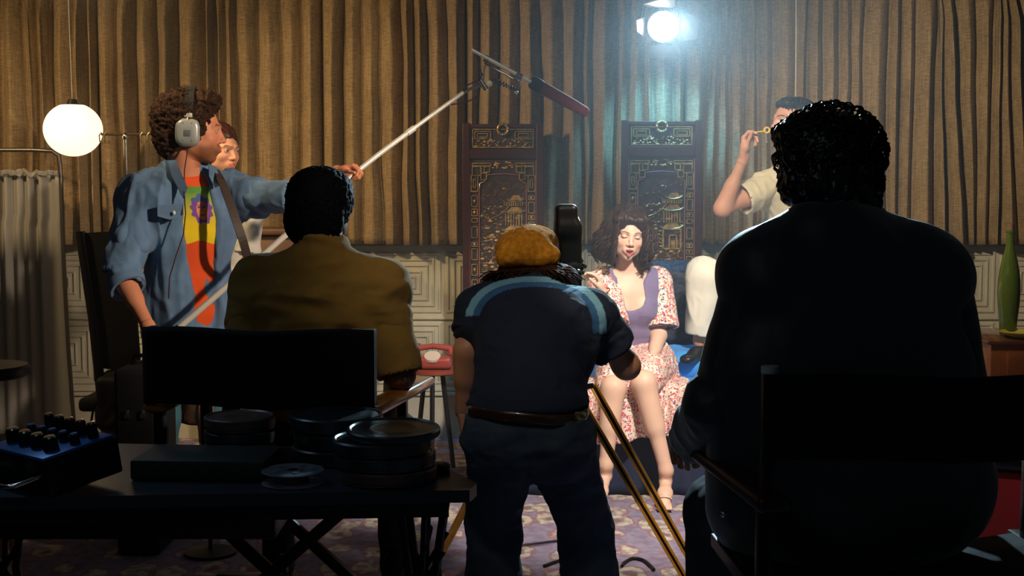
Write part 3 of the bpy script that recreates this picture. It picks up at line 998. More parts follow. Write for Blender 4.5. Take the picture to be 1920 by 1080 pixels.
def hand_prims(wr, d, n, t, s=1.0, curls=((20, 25, 15),) * 4, thumb=(35, 20), spread=4, r=1.0):
    """wr wrist, d direction to the fingers, n the way the palm faces, t towards the thumb side"""
    wr = Vector(wr); d = nrm(d); n = Vector(n); n = (n - d * n.dot(d)).normalized()
    tt = Vector(t); t = (tt - d * tt.dot(d) - n * tt.dot(n)).normalized()
    p = []
    offs = (.026, .009, -.008, -.024); lens = (.070, .078, .072, .056)
    for i, (o, l) in enumerate(zip(offs, lens)):
        kn = wr + (d * (.088 - .004 * abs(i - 1)) + t * o) * s
        p.append(cap_(wr + (d * .008 + t * o * .5) * s, kn, .0125 * s, .0098 * s * r, .012 * s))
        a = math.radians((1.5 - i) * spread)
        dd = d * math.cos(a) + t * math.sin(a)
        ang = 0; q = kn
        rad = (.0088, .0078, .0070, .0060)
        for j, fr in enumerate((.46, .30, .24)):
            ang += math.radians(curls[i][j])
            v = dd * math.cos(ang) + n * math.sin(ang)
            q2 = q + v * l * fr * s
            k_ = .93 if i == 3 else 1.0
            p.append(cap_(q, q2, rad[j] * s * r * k_, rad[j + 1] * s * r * k_, .0035 * s))
            q = q2
    p.append(ell_(wr + (d * .045 + t * .018 + n * .010) * s, np.array((.020, .020, .020)) * s, None, .012 * s))
    b0 = wr + (d * .020 + t * .018 + n * .004) * s
    a1 = math.radians(thumb[0])
    v1 = (d * math.cos(a1) + t * math.sin(a1) + n * .35).normalized()
    b1 = b0 + v1 * .042 * s
    a2 = math.radians(thumb[0] - thumb[1])
    v2 = (d * math.cos(a2) + t * math.sin(a2) + n * .45).normalized()
    b2 = b1 + v2 * .034 * s
    a3 = math.radians(thumb[0] - 2 * thumb[1])
    v3 = (d * math.cos(a3) + t * math.sin(a3) + n * .45).normalized()
    b3 = b2 + v3 * .026 * s
    p += [cap_(b0, b1, .0135 * s, .0105 * s, .010 * s), cap_(b1, b2, .0100 * s, .0090 * s, .003 * s), cap_(b2, b3, .0088 * s, .0070 * s, .003 * s)]
    return p

def torso_prims(H, C, N, SR, SL, fwd, w=1.0, dp=1.0, inf=0.0, k=.06, bust=0.0, hipw=1.0):
    H, C, N, SR, SL = map(Vector, (H, C, N, SR, SL)); f = nrm(fwd)
    up = (N - H).normalized(); r = (SR - SL).normalized(); r = (r - up * r.dot(up)).normalized()
    ff = up.cross(r).normalized()
    if ff.dot(f) < 0: ff = -ff
    M = Matrix((r, ff, up)).transposed(); Ml = [list(q) for q in M]
    L = (N - H).length
    i = inf
    p = [ell_(H + up * .0, (.165 * w * hipw + i, .112 * dp + i, .115 + i), Ml, k),
         ell_(H + up * L * .33, (.135 * w + i, .098 * dp + i, .15 + i), Ml, k),
         ell_(lerp(H, C, .95), (.160 * w + i, .112 * dp + i, .165 + i), Ml, k),
         ell_(lerp(C, N, .45) , (.150 * w + i, .092 * dp + i, .10 + i), Ml, k)]
    for S in (SR, SL):
        p.append(cap_(N - up * .035, S, .060 + i, .052 + i, k * .8))
        p.append(cap_(S, lerp(S, lerp(H, C, .9), .45), .055 + i, .075 + i, k))
    if bust:
        for q in (-1, 1):
            p.append(ell_(C + r * q * .068 * w + ff * (.085 * dp) - up * .02, (.055 + i, .052 * bust + i, .058 + i), Ml, .03))
    return p, M

def arm_prims(S, E, Wr, s=1.0, inf=0.0, k=.025):
    S, E, Wr = map(Vector, (S, E, Wr)); i = inf
    p = [cap_(S, E, .049 * s + i, .038 * s + i, k), ell_(lerp(S, E, .45), np.array((.046, .046, .046)) * s + i, None, k),
         cap_(E, Wr, .037 * s + i, .0245 * s + i, k), cap_(lerp(E, Wr, .05), lerp(E, Wr, .45), .040 * s + i, .034 * s + i, k)]
    return p

def leg_prims(Hj, K, An, s=1.0, inf=0.0, k=.03):
    Hj, K, An = map(Vector, (Hj, K, An)); i = inf
    sh = An - K
    back = Vector((0, 0, 0))
    p = [cap_(Hj, K, .082 * s + i, .054 * s + i, k), cap_(K, An, .050 * s + i, .034 * s + i, k),
         cap_(lerp(K, An, .15), lerp(K, An, .5), .050 * s + i, .045 * s + i, k),
         ell_(K, np.array((.054, .054, .056)) * s + i, None, k)]
    return p

def folds(scale, amp, seed=0, ridge=True):
    sc = np.array(scale)
    def f(co):
        q = co * sc
        q = q + .35 * np.stack([vnoise(q * 1.3, seed + 9), vnoise(q * 1.3, seed + 8), vnoise(q * 1.3, seed + 7)], 1)
        a = vnoise(q, seed); b = vnoise(q * 2.1 + 5, seed + 1)
        if ridge:
            return amp * ((1 - np.abs(a) * 2.2) * .6 + b * .35)
        return amp * (a * .7 + b * .3)
    return f
def addf(*fs):
    return lambda co: sum(f(co) for f in fs)

def sleeve(a, b, r1, r2, h=.006, disp=None, k=.02, mid=None):
    """a tube of cloth open at b"""
    a, b = Vector(a), Vector(b); d = (b - a).normalized()
    p = [cap_(a, b, r1, r2, k)]
    if mid: p.append(cap_(lerp(a, b, .3), lerp(a, b, .7), mid, mid, k))
    p.append(cap_(b + d * r2 * .95, b + d * r2 * 3, r2 * 1.25, r2 * 2.0, .004, sub=True))
    p.append(cap_(b - d * .005, b + d * r2 * 2, r2 * .86, r2 * .86, .003, sub=True))
    return shell(p, h, disp)

def locks(mb, starts, fn, n=6, r0=.006, seg=9):
    for st in starts:
        pts, rr = fn(st, seg)
        mb.tube(pts, r0, n, rr)

M_skin = mat('skin', (0.6, 0.35, 0.25), 0.48, attr='col', bump=(320, 0.15, 0.0006), spec=0.4)
def hair_mat(name, col, rough=0.4, spec=0.5):
    return mat(name, col, rough, spec=spec, bump=(260, .5, .0012), var=(90, .35))

def shoe_shell(heel, toe, up=(0, 0, 1), s=1.0, h=.005):
    heel, toe = Vector(heel), Vector(toe); u = Vector(up)
    d = (toe - heel).normalized(); sd = d.cross(u).normalized()
    p = [cap_(heel + u * .035, lerp(heel, toe, .5) + u * .04, .038 * s, .040 * s, .03), cap_(lerp(heel, toe, .45) + u * .035, toe - d * .035 + u * .028, .042 * s, .038 * s, .03, flat=.62, side=sd),
         cap_(heel + u * .05, heel + u * .085 , .037 * s, .036 * s, .03),
         box_(lerp(heel, toe, .5) - u * .06, (.3, .3, .06), None, .0, .003, True)]
    return shell(p, h)

def curve_pts(pts, n=8):
    out = []
    for i in range(len(pts) - 1):
        p0 = pts[max(i - 1, 0)]; p1 = pts[i]; p2 = pts[i + 1]; p3 = pts[min(i + 2, len(pts) - 1)]
        for k in range(n):
            t = k / n
            out.append(.5 * ((2 * p1) + (p2 - p0) * t + (2 * p0 - 5 * p1 + 4 * p2 - p3) * t * t + (3 * p1 - p0 - 3 * p2 + p3) * t ** 3))
    out.append(Vector(pts[-1])); return out
# ================================================================== BED AND WHAT LIES ON IT
BX0, BX1, BY0, BY1 = -0.16, 1.27, 6.0, 6.98
root = empty('bed', ((BX0 + BX1) / 2, 6.5, 0), 0, 'low bed draped in navy cloth with a sky blue cover on top', 'bed')
M_navy = mat('navy_cloth', (.012, .018, .055), .8, bump=(60, .3, .002))
M_sky = mat('sky_blue_satin', (.05, .30, .72), .5, bump=(25, .3, .004), sheen=.2)
mb = MB()
def drp(a, b):
    # front and right side drape
    L1 = BX1 - BX0; L2 = BY1 - BY0; s = a * (L1 + L2)
    f = .010 * math.sin(s * 40 + 2 * math.sin(s * 7)) * (0.3 + .7 * b)
    z = .47 * (1 - b) + .004
    if s < L1: return Vector((BX0 + s, BY0 + .02 - f - .012, z))
    return Vector((BX1 + f + .0, BY0 + (s - L1), z))
mb.grid(drp, 200, 12)
o = mb.build('bed_skirt', M_navy, root, angle=180); o.modifiers.new('th', 'SOLIDIFY').thickness = .004
MB().box(((BX0 + BX1) / 2, (BY0 + BY1) / 2 + .03, .17), (BX1 - BX0 - .06, BY1 - BY0 - .08, .32), bev=.01).build('bed_base', M_navy, root)
MB().box(((BX0 + BX1) / 2, (BY0 + BY1) / 2 + .02, .405), (BX1 - BX0 - .03, BY1 - BY0 - .04, .15), bev=.04, seg=4).build('mattress', M_navy, root)
mb = MB()
def cov(a, b):
    x = BX0 + (BX1 - BX0) * a; y = BY0 + .03 + (BY1 - BY0 - .04) * b
    w_ = mnoise.noise(Vector((x * 7, y * 5, 0))) * .010 + abs(mnoise.noise(Vector((x * 4 + y * 9, y * 3, 4)))) * .014
    return Vector((x, y, .492 + w_))
mb.grid(cov, 110, 80)
o = mb.build('bed_cover', M_sky, root, angle=180); o.modifiers.new('th', 'SOLIDIFY').thickness = .008
# folded blue blanket where the man's foot rests
p = [box_(Vector((1.00, 6.52, .552)), (.20, .13, .028), None, .03, .02), cap_(Vector((.82, 6.40, .555)), Vector((1.18, 6.38, .555)), .045, .04, .04)]
bl = shells_to_obj('blanket', [shell(p, .008, addf(folds((5, 9, 8), .014, 3), folds((14, 20, 8), .005, 6)))], M_sky, None)
tag(bl, 'crumpled sky blue blanket heaped on the bed beside the seated woman', 'blanket')
# dark patterned cushion standing behind her
M_cush = mat('navy_pattern', (.02, .03, .06), .6, bump=(70, .6, .004), var=(60, .9))
a = P(1262, 572, 6.86)
p = [box_(a, (.12, .05, .15), None, .05, .03), box_(a + Vector((-.02, 0, .0)), (.18, .02, .20), None, .03, .04)]
cu = shells_to_obj('cushion', [shell(p, .007, folds((12, 12, 12), .006, 2))], M_cush, None)
tag(cu, 'dark navy patterned cushion propped behind the seated woman', 'cushion')
# ================================================================== SEATED WOMAN
SB = .93
WD = 6.27
def build_woman():
    rs = random.Random(4)
    root = empty('person', (P(1195, 700, 6.3).x, 6.2, 0), 0, 'woman with long wavy dark hair in a purple and floral dress seated on the bed', 'person')
    hc = P(1177, 441, 6.20)
    fw = Vector((.10, -1, -.10)); M = frame(fw, (.10, 0, 1))
    hp, W = head_prims(hc, M, 1.0, mouth=1.0, jaw=.86, nose=.9, female=True, ears=True)
    H = P(1193, 678, 6.34); C = P(1180, 572, 6.29); N = P(1181, 514, 6.30)
    SL = P(1231, 533, 6.31); SR = P(1131, 533, 6.27)       # her left is on the right of the picture
    fwd = (0.08, -1, 0)
    tp, TM = torso_prims(H, C, N, SR, SL, fwd, .84, .86, 0, bust=.9)
    EL, WL = P(1236, 628, 6.24), P(1219, 686, 6.01)
    ER, WR_ = P(1158, 630, 6.06), P(1131, 548, 5.99)
    neck = [cap_(N - Vector((0, 0, .04)), W(0, -.025, -.06), .050, .043, .03), cap_(N - Vector((0, 0, .03)), W(0, -.03, -.02), .048, .05, .03)]
    body = list(tp) + arm_prims(SL, EL, WL, .80) + arm_prims(SR, ER, WR_, .80) + neck
    # collar bones
    body += [cap_(N + Vector((.012, -.045, -.01)), lerp(N, SL, .75) + Vector((0, -.03, .0)), .008, .007, .012), cap_(N + Vector((-.012, -.045, -.01)), lerp(N, SR, .75) + Vector((0, -.03, .0)), .008, .007, .012)]
    KL, AL = P(1207, 718, 5.88), P(1249, 882, 5.85)
    KR, AR = P(1150, 728, 5.90), P(1136, 872, 5.86)
    HLj, HRj = P(1222, 684, 6.30), P(1168, 684, 6.30)
    body += leg_prims(HLj, KL, AL, .90) + leg_prims(HRj, KR, AR, .90)
    for A_, tx in ((AL, P(1246, 951, 5.70)), (AR, P(1120, 952, 5.70))):
        body += [cap_(A_ + Vector((0, .02, -.05)), A_, .028, .030, .02), cap_(A_ + Vector((0, .02, -.055)), lerp(A_, tx, .65), .026, .030, .02, flat=.7, side=(1, 0, 0)),
                 cap_(lerp(A_, tx, .6), tx, .032, .020, .02, flat=.55, side=(1, 0, 0))]
        for k in range(5):
            q = tx + Vector((-.026 + .013 * k, 0, 0))
            body.append(cap_(q + Vector((0, .02, .006)), q + Vector((0, -.018, -.004)), .0085, .0075, .004))
    sh = [shell(body, .006)]
    sh.append(shell(hp + [cap_(W(0, -.025, -.075), W(0, -.02, -.05), .041, .044, .02)], .0021 ))
    # her left hand resting on the knee, her right hand raised by her hair
    hl = hand_prims(WL, P(1205, 712, 5.90) - WL, Vector((0, .1, -1)), Vector((-1, 0, 0)), .88, ((12, 18, 10),) * 4, (40, 10), 6)
    sh.append(shell(hl + [cap_(lerp(EL, WL, .8), WL, .024, .021, .01)], .0026))
    d = P(1116, 508, 5.97) - WR_
    hr = hand_prims(WR_, d, Vector((-.35, -.15, .25)) * 1 + Vector((-.6, 0, 0)), Vector((0, -1, .1)), .90,
                    ((28, 18, 8), (38, 30, 14), (52, 38, 20), (60, 42, 20)), (30, 8), 9)
    sh.append(shell(hr + [cap_(lerp(ER, WR_, .8), WR_, .025, .021, .01)], .0024))
    base = (.74, .47, .36)
    shells_to_obj('body', sh, M_skin, root, lambda co: face_colors(co, W, 1.0, M, base, (.42, .11, .11), (.16, .08, .05), 'closed', (.72, .33, .26), lid=(.58, .34, .27), lowlip=-.084))
    mb = MB()   # mouth interior and teeth
    mb.sphere(W(0, .080, -.068), .013, (1.1, .6, .6)); mb.build('mouth_inside', mat('mouth_dark', (.16, .02, .02), .5), root)
    mb = MB()
    mb.tube([W(-.012, .0845, -.0605), W(-.006, .0875, -.0605), W(0, .0885, -.0605), W(.006, .0875, -.0605), W(.012, .0845, -.0605)], .0024, 8); mb.build('teeth', mat('teeth', (.75, .7, .6), .3), root)
    # ---- dress bodice: scoop neck
    inf = .010
    bp, _ = torso_prims(H, C, N, SR, SL, fwd, .84, .86, inf, bust=.95)
    bp = [q for q in bp]
    up = (N - H).normalized()
    nk = lerp(C, N, .62) + Vector((.0, -.125, .0))
    bp.append(cap_(nk + Vector((0, 0, .13)), nk + Vector((0, 0, -.040)), .074, .070, .010, sub=True))
    bp.append(cap_(N + Vector((0, .1, .06)), N + Vector((0, -.16, .03)), .085, .085, .012, sub=True))
    for S in (SL, SR):
        bp.append(ell_(S + (S - N).normalized() * .048, (.075, .11, .12), None, .006, True))
    bp.append(box_(H + Vector((0, 0, -.15)), (.4, .4, .10), None, 0, .01, True))
    o = shells_to_obj('bodice', [shell(bp, .005, folds((9, 9, 26), .004, 2))], mat('purple_knit', (.20, .16, .30), .85, weave=(320, .25), sheen=.2), root)
    # under-bust seam band
    mb = MB()
    # ---- floral puff sleeves, shared floral cloth
    fm = floral_mat()
    ssh = []
    for S, E in ((SL, EL), (SR, ER)):
        d_ = (E - S)
        a = S + Vector((0, .004, .010)); b = lerp(S, E, .80)
        out = (S - N); out.z = 0; out.normalize()
        q = [cap_(a, b + out * .012, .076, .077, .02), cap_(lerp(a, b, .5) + out * .01, b + out * .016, .062, .074, .02)]
        dd = d_.normalized()
        q.append(cap_(b + out * .012 + dd * .085, b + out * .02 + dd * .25, .105, .14, .004, sub=True))
        q.append(cap_(b + out * .012, b + dd * .2, .052, .052, .004, sub=True))
        ssh.append(shell(q, .005, folds((42, 42, 8), .004, 5)))
    shells_to_obj('sleeves', ssh, fm, root)
    mb = MB()
    for S, E in ((SL, EL),):
        b = lerp(S, E, .80) + Vector((.012, 0, -.012)); mb.torus(b, .066, .006, (E - S), 36, 8)
    mb.build('sleeve_band', MATS['purple_knit'], root)
    # ---- skirt: lap plus cloth falling over the bed edge
    sk = []
    lap = [cap_(HLj + Vector((.0, 0, .0)), lerp(HLj, KL, .80), .118, .085, .05), cap_(HRj, lerp(HRj, KR, .80), .118, .085, .05),
           ell_(H + Vector((0, .0, .02)), (.16, .13, .10), None, .04),
           cap_(H + Vector((0.10, -.10, -.06)), H + Vector((-.10, -.1, -.06)), .09, .09, .04),
           cap_(KL + Vector((.01, -.10, .03)), KL + Vector((.01, -.3, -.02)), .09, .12, .01, sub=True), cap_(KR + Vector((0, -.10, .03)), KR + Vector((0, -.3, -.02)), .09, .12, .01, sub=True),
           box_(Vector((H.x, 6.0, .40)), (.5, .6, .055), None, 0, .005, True)]
    sk.append(shell(lap, .006, folds((22, 9, 30), .009, 6)))
    shells_to_obj('skirt', sk, fm, root)
    mb = MB()
    def hang(a, b):
        px = 1092 + 205 * a
        q = P(px, 700, 6.0)
        fold = math.sin(a * 38 + 2.2 * math.sin(a * 9))
        if b < .25:
            t = b / .25
            y = 6.22 - .25 * t; z = .515 + .012 * fold * t + .012 * mnoise.noise(Vector((a * 9, b * 9, 1)))
        else:
            t = (b - .25) / .75
            y = 5.955 - .012 - .018 * t - .018 * fold * min(1, t * 3)
            z = .505 - (.235 + .02 * math.sin(a * 7)) * t
        if a > .86: z -= 0
        return Vector((q.x, y, z))
    mb.grid(hang, 150, 40)
    o = mb.build('skirt_drape', fm, root, angle=180); o.modifiers.new('th', 'SOLIDIFY').thickness = .004
    # purple underskirt showing between the knees
    # ---- hair: core volume plus wavy locks
    core = [ell_(W(0, -.028, .050), (.094, .110, .094), [list(r) for r in M], .03),
            ell_(W(-.066, -.02, -.02), (.040, .060, .085), [list(r) for r in M], .03), ell_(W(.066, -.02, -.02), (.040, .060, .085), [list(r) for r in M], .03),
            ell_(W(-.074, -.01, -.095), (.040, .050, .050), [list(r) for r in M], .03), ell_(W(.080, -.01, -.085), (.044, .050, .055), [list(r) for r in M], .03),
            ell_(W(0, -.09, -.06), (.09, .05, .11), [list(r) for r in M], .03),
            cap_(W(-.060, .060, .078), W(.056, .060, .078), .026, .026, .02), cap_(W(.052, .055, .085), W(.074, .045, .0), .022, .020, .02), cap_(W(-.052, .055, .085), W(-.076, .045, .0), .022, .020, .02),
            ell_(W(0, .102, -.018), (.054, .070, .086), [list(r) for r in M], .010, True)]
    hs = [shell(core, .004, addf(folds((60, 60, 14), .005, 3), folds((25, 25, 25), .003, 8)))]
    hm = hair_mat('dark_brown_hair', (.030, .011, .008), .5, .35)
    ho = shells_to_obj('hair', hs, hm, root)
    mb = MB()
    for i in range(1250):
        # start on the scalp, fall down the sides, curl at the ends
        th = rs.uniform(-math.pi, math.pi)
        sx = math.sin(th); cy = math.cos(th)            # cy>0 front
        if cy > .985: continue
        top = None
        wide = rs.uniform(.92, 1.16)
        L = rs.uniform(.70, 1.0)
        pts = []; rr = []
        ph = th * 2.2 + rs.uniform(-.7, .7); fr = rs.uniform(11, 14)
        sgn = 1 if sx > 0 else -1
        endz = -.125 - .03 * rs.random()
        nseg = 19
        for k in range(nseg):
            t = k / (nseg - 1)
            z = .136 + (endz - .136) * t * L
            outw = .052 + .054 * math.sin(min(1, t * 1.25) * math.pi / 2) + .020 * math.exp(-((t - .75) / .2) ** 2)
            if abs(sx) < .3: outw *= .9
            x = sx * outw * wide; y = -.030 + cy * (.045 + .055 * min(1, t * 3)) * wide
            if cy > 0.1:          # front locks sweep outwards from the parting, leave the face free
                ww = min(1, max(0, (t - .02) / .30)); ww = ww * ww * (3 - 2 * ww)
                x = x * (1 - ww) + ww * sgn * max(abs(x), .064 + .012 * t)
            am = .002 + .016 * t
            x += am * math.sin(t * fr + ph); y += am * math.cos(t * fr + ph)
            pts.append(W(x, y, z)); rr.append((.0038 * (1 - .75 * t ** 3) + .0006) * (1 if k else .4))
        mb.tube(pts, .005, 5, rr)
    mb.build('hair_locks', hm, root, angle=180)
    # jewellery and shoes
    Mg = mat('gold', (.75, .55, .22), .22, metal=1.0)
    for q in (-1, 1):
        mb = MB(); e = W(q * .079, .012, -.062); mb.torus(e, .018 if q < 0 else .026, .0022, (1, .4, 0) if q < 0 else (.2, 1, 0), 28, 6)
        mb.sphere(W(q * .079, .012, -.030), .007); mb.build('earring', Mg, root)
    mb = MB(); mb.torus(WR_ + Vector((.004, 0, .006)), .026, .004, (ER - WR_), 28, 8)
    mb.build('bracelet', mat('amber', (.35, .12, .05), .3), root)
    Mpl = mat('pale_leather', (.72, .58, .45), .35)
    for A_, tx in ((AL, P(1246, 951, 5.70)), (AR, P(1120, 952, 5.70))):
        mb = MB()
        hp_ = [Vector((A_.x, A_.y + .045, A_.z - .088)), Vector((A_.x, A_.y - .03, A_.z - .10)), Vector((lerp(A_, tx, .6).x, lerp(A_, tx, .6).y, .02)), Vector((tx.x, tx.y - .02, .004))]
        for u_, v_ in zip(hp_, hp_[1:]): mb.bar(u_, v_, .004, .052, (0, -1, 0.6))
        mb.cyl((A_.x, A_.y + .035, .0), (A_.x, A_.y + .03, A_.z - .088), .006, .014)
        sd_ = mb.build('sandal', Mpl, root)
        MB().torus(A_ + Vector((0, .0, -.004)), .032, .003, (0, 0.15, 1), 28, 6).build('ankle_strap', Mpl, sd_)
        MB().torus(lerp(A_, tx, .80), .030, .003, (tx - A_), 26, 6, (1, .75, 1)).build('toe_strap', Mpl, sd_)
    return root

def floral_mat():
    m = bpy.data.materials.new('floral_cloth'); m.use_nodes = True; nt = m.node_tree; L = nt.links.new
    b = nt.nodes['Principled BSDF']; b.inputs['Roughness'].default_value = .85
    tc = nt.nodes.new('ShaderNodeTexCoord')
    dn = nt.nodes.new('ShaderNodeTexNoise'); dn.inputs['Scale'].default_value = 45; L(tc.outputs['Object'], dn.inputs['Vector'])
    mx = nt.nodes.new('ShaderNodeMix'); mx.data_type = 'RGBA'; mx.blend_type = 'LINEAR_LIGHT'; mx.inputs['Factor'].default_value = .02
    L(tc.outputs['Object'], mx.inputs['A']); L(dn.outputs['Color'], mx.inputs['B'])
    def vor(sc, stops, seed=0):
        v = nt.nodes.new('ShaderNodeTexVoronoi'); v.inputs['Scale'].default_value = sc; L(mx.outputs['Result'], v.inputs['Vector'])
        c = nt.nodes.new('ShaderNodeValToRGB'); c.color_ramp.interpolation = 'CONSTANT'
        e = c.color_ramp.elements
        e[0].position, e[0].color = stops[0]; e[1].position, e[1].color = stops[1]
        for s_ in stops[2:]:
            x = e.new(s_[0]); x.color = s_[1]
        return v, c
    v1, c1 = vor(95, [(0, (1, 1, 1, 1)), (.50, (0, 0, 0, 1))])
    L(v1.outputs['Distance'], c1.inputs['Fac'])
    cc = nt.nodes.new('ShaderNodeValToRGB'); cc.color_ramp.interpolation = 'CONSTANT'
    e = cc.color_ramp.elements
    e[0].position = 0; e[0].color = (.58, .06, .05, 1); e[1].position = .3; e[1].color = (.70, .22, .22, 1)
    for p_, c_ in ((.5, (.10, .08, .22, 1)), (.66, (.78, .66, .48, 1)), (.8, (.55, .12, .16, 1))):
        x = e.new(p_); x.color = c_
    sp = nt.nodes.new('ShaderNodeSeparateColor'); L(v1.outputs['Color'], sp.inputs[0]); L(sp.outputs[0], cc.inputs['Fac'])
    m1 = nt.nodes.new('ShaderNodeMix'); m1.data_type = 'RGBA'; m1.inputs['A'].default_value = (.80, .70, .62, 1)
    L(cc.outputs[0], m1.inputs['B']); L(c1.outputs[0], m1.inputs['Factor'])
    L(m1.outputs['Result'], b.inputs['Base Color'])
    return m
build_woman()
# ================================================================== BOOM OPERATOR (standing, headphones)
POLE = [P(333, 617, 5.12), P(540, 437, 5.26), P(667, 324, 5.36), P(770, 245, 5.50), P(868, 174, 5.62)]
def build_operator():
    rs = random.Random(12)
    root = empty('person', (P(350, 600, 5.5).x, 5.5, 0), 0, 'curly haired man in an open denim shirt over an orange t-shirt holding the boom pole', 'person')
    hc = P(364, 246, 5.46)
    fw = Vector((.985, .14, -.04)); M = frame(fw); s = 1.14
    hp, W = head_prims(hc, M, s, nose=1.25, jaw=1.08)
    Ml = [list(r) for r in M]
    H = P(352, 578, 5.52); C = P(350, 425, 5.5); N = P(348, 330, 5.5)
    SR = P(268, 374, 5.38); SL = P(426, 370, 5.60)
    fwd = Vector((.5, -.86, 0))
    tp, TM = torso_prims(H, C, N, SR, SL, fwd, 1.0, 1.0, 0)
    ER, WR_ = P(226, 512, 5.26), P(283, 622, 5.10)
    EL, WL = P(540, 372, 5.42), P(632, 326, 5.38)
    neck = [cap_(N - Vector((0, 0, .05)), W(0, -.03, -.07), .066, .060, .03), cap_(N, W(0, -.045, -.02), .06, .062, .03)]
    body = tp + arm_prims(SR, ER, WR_) + arm_prims(SL, EL, WL) + neck
    HRj, HLj = H + TM @ Vector((-.09, 0, -.03)) , H + TM @ Vector((.09, 0, -.03))
    # TM's first column points from his left to his right
    rv = (SR - SL); rv.z = 0; rv.normalize()
    HRj = H + rv * .09 - Vector((0, 0, .02)); HLj = H - rv * .09 - Vector((0, 0, .02))
    KR = HRj + Vector((-.02, -.06, -.42)); AR = Vector((KR.x - .02, KR.y + .04, .10))
    KL = HLj + Vector((.03, -.04, -.42)); AL = Vector((KL.x + .02, KL.y + .04, .10))
    body += leg_prims(HRj, KR, AR) + leg_prims(HLj, KL, AL)
    sh = [shell(body, .007)]
    sh.append(shell(hp + [cap_(W(0, -.03, -.085), W(0, -.03, -.05), .056, .054, .02)], .0023))
    # left hand closed round the pole, right hand low at its end
    g = POLE[2]
    pd = (POLE[3] - POLE[1]).normalized()
    d = (g - WL + Vector((0, 0, .012))).normalized()
    n = Vector((.2, -.3, -1)); 
    hl = hand_prims(g - d * .085 + Vector((0, .012, .022)), d, (0, -.25, -1), (.3, -1, .1), 1.0, ((50, 70, 40), (55, 75, 40), (55, 75, 40), (50, 75, 40)), (38, 10), 3)
    sh.append(shell(hl + [cap_(lerp(EL, WL, .9), g - d * .085 + Vector((0, .012, .022)), .027, .026, .012)], .0028))
    hr = hand_prims(WR_, P(318, 640, 5.08) - WR_, (0, .2, 1), (-.2, -1, 0), 1.0, ((50, 70, 40),) * 4, (38, 10), 3)
    sh.append(shell(hr + [cap_(lerp(ER, WR_, .9), WR_, .029, .026, .012)], .0028))
    shells_to_obj('body', sh, M_skin, root, lambda co: face_colors(co, W, s, M, (.70, .28, .16), (.45, .14, .10), (.16, .06, .03), 'open', (.66, .2, .13), beard=(.20, .07, .03)))
    # t-shirt with the printed square
    tsh, _ = torso_prims(H, C, N, SR, SL, fwd, 1.0, 1.0, .014)
    tsh.append(cap_(H - Vector((0, 0, .10)), H + Vector((0, 0, .1)), .15, .15, .05, flat=.8, side=rv))
    tsh.append(ell_(N + Vector((.02, -.05, .055)), (.088, .10, .06), None, .01, True))
    tsh.append(box_(H + Vector((0, 0, -.26)), (.4, .4, .155), None, 0, .006, True))
    def tcol(co):
        px, py = pixof(co)
        C = np.tile(np.array((.80, .09, .012)), (len(co), 1))
        q = 380 + (py - 350) * .12             # print leans with the shirt
        u = (px - (380 + (py - 400) * .16)) / 40.0; v = (py - 350) / 104.0
        sq = (np.abs(u) < 1) & (v > 0) & (v < 1 + .03 * np.sin(u * 5))
        g_, y_ = np.array((.11, .30, .05)), np.array((.85, .62, .01))
        t = np.clip((v - .10) / .75, 0, 1)[:, None] ** .8
        t = np.clip(t * 1.15, 0, 1)
        C = np.where(sq[:, None], g_ * (1 - t) + y_ * t, C)
        hx, hy = u * 40 + 1, v * 104 - 42       # face at the middle of the square
        r = np.sqrt((hx / 20) ** 2 + (hy / 27) ** 2) + .10 * np.sin(np.arctan2(hy, hx) * 9)
        hair = (r < 1) & sq
        C = np.where(hair[:, None], np.array((.20, .07, .36)), C)
        cap2 = hair & (hy < -14); C = np.where(cap2[:, None], np.array((.07, .13, .36)), C)
        fc = (((hx - 1) / 10.5) ** 2 + ((hy - 3) / 18) ** 2 < 1) & sq
        C = np.where(fc[:, None], np.array((.78, .30, .12)), C)
        sd = fc & (hx > 4); C = np.where(sd[:, None], np.array((.66, .20, .08)), C)
        for ex in (-4, 5):
            e = fc & (np.abs(hx - ex) < 3) & (np.abs(hy + 3) < 1.6); C = np.where(e[:, None], np.array((.12, .04, .2)), C)
            e = fc & (np.abs(hx - ex) < 3.6) & (np.abs(hy + 7) < 1.1); C = np.where(e[:, None], np.array((.2, .06, .25)), C)
        e = fc & (np.abs(hx - 1) < 4) & (np.abs(hy - 11) < 1.6); C = np.where(e[:, None], np.array((.45, .05, .12)), C)
        e = fc & (np.abs(hx - 1.5) < 1.2) & (hy > -2) & (hy < 6); C = np.where(e[:, None], np.array((.5, .12, .08)), C)
        return C
    shells_to_obj('t_shirt', [shell(tsh, .0032, folds((7, 7, 12), .004, 4))], mat('printed_cotton', (.8, .1, .02), .85, attr='col', weave=(400, .1)), root, tcol)
    # denim shirt, open at the front, sleeves rolled
    i = .032
    js, _ = torso_prims(H + Vector((0, 0, .02)), C, N, SR, SL, fwd, 1.0, 1.0, i)
    js.append(cap_(H + rv * .0 - Vector((0, 0, .10)), H + Vector((0, 0, .1)), .185, .17, .05, flat=.8, side=rv))
    js += [cap_(SR, lerp(SR, ER, .5), .088, .085, .04), cap_(SL, lerp(SL, EL, .4), .084, .078, .04)]
    f3 = Vector((fwd.x, fwd.y, 0)).normalized()
    top = P(366, 338, 5.40); bot = P(404, 640, 5.36)
    js.append(cap_(top + Vector((-.005, 0, .05)), bot, .062, .090, .01, sub=True))
    js.append(cap_(top + f3 * .10 + Vector((-.02, 0, .05)), bot + f3 * .08, .062, .090, .01, sub=True))
    js.append(cap_(P(384, 350, 5.38), P(410, 470, 5.36), .060, .085, .01, sub=True))
    js.append(ell_(N + Vector((.0, -.03, .085)), (.080, .095, .075), None, .01, True))
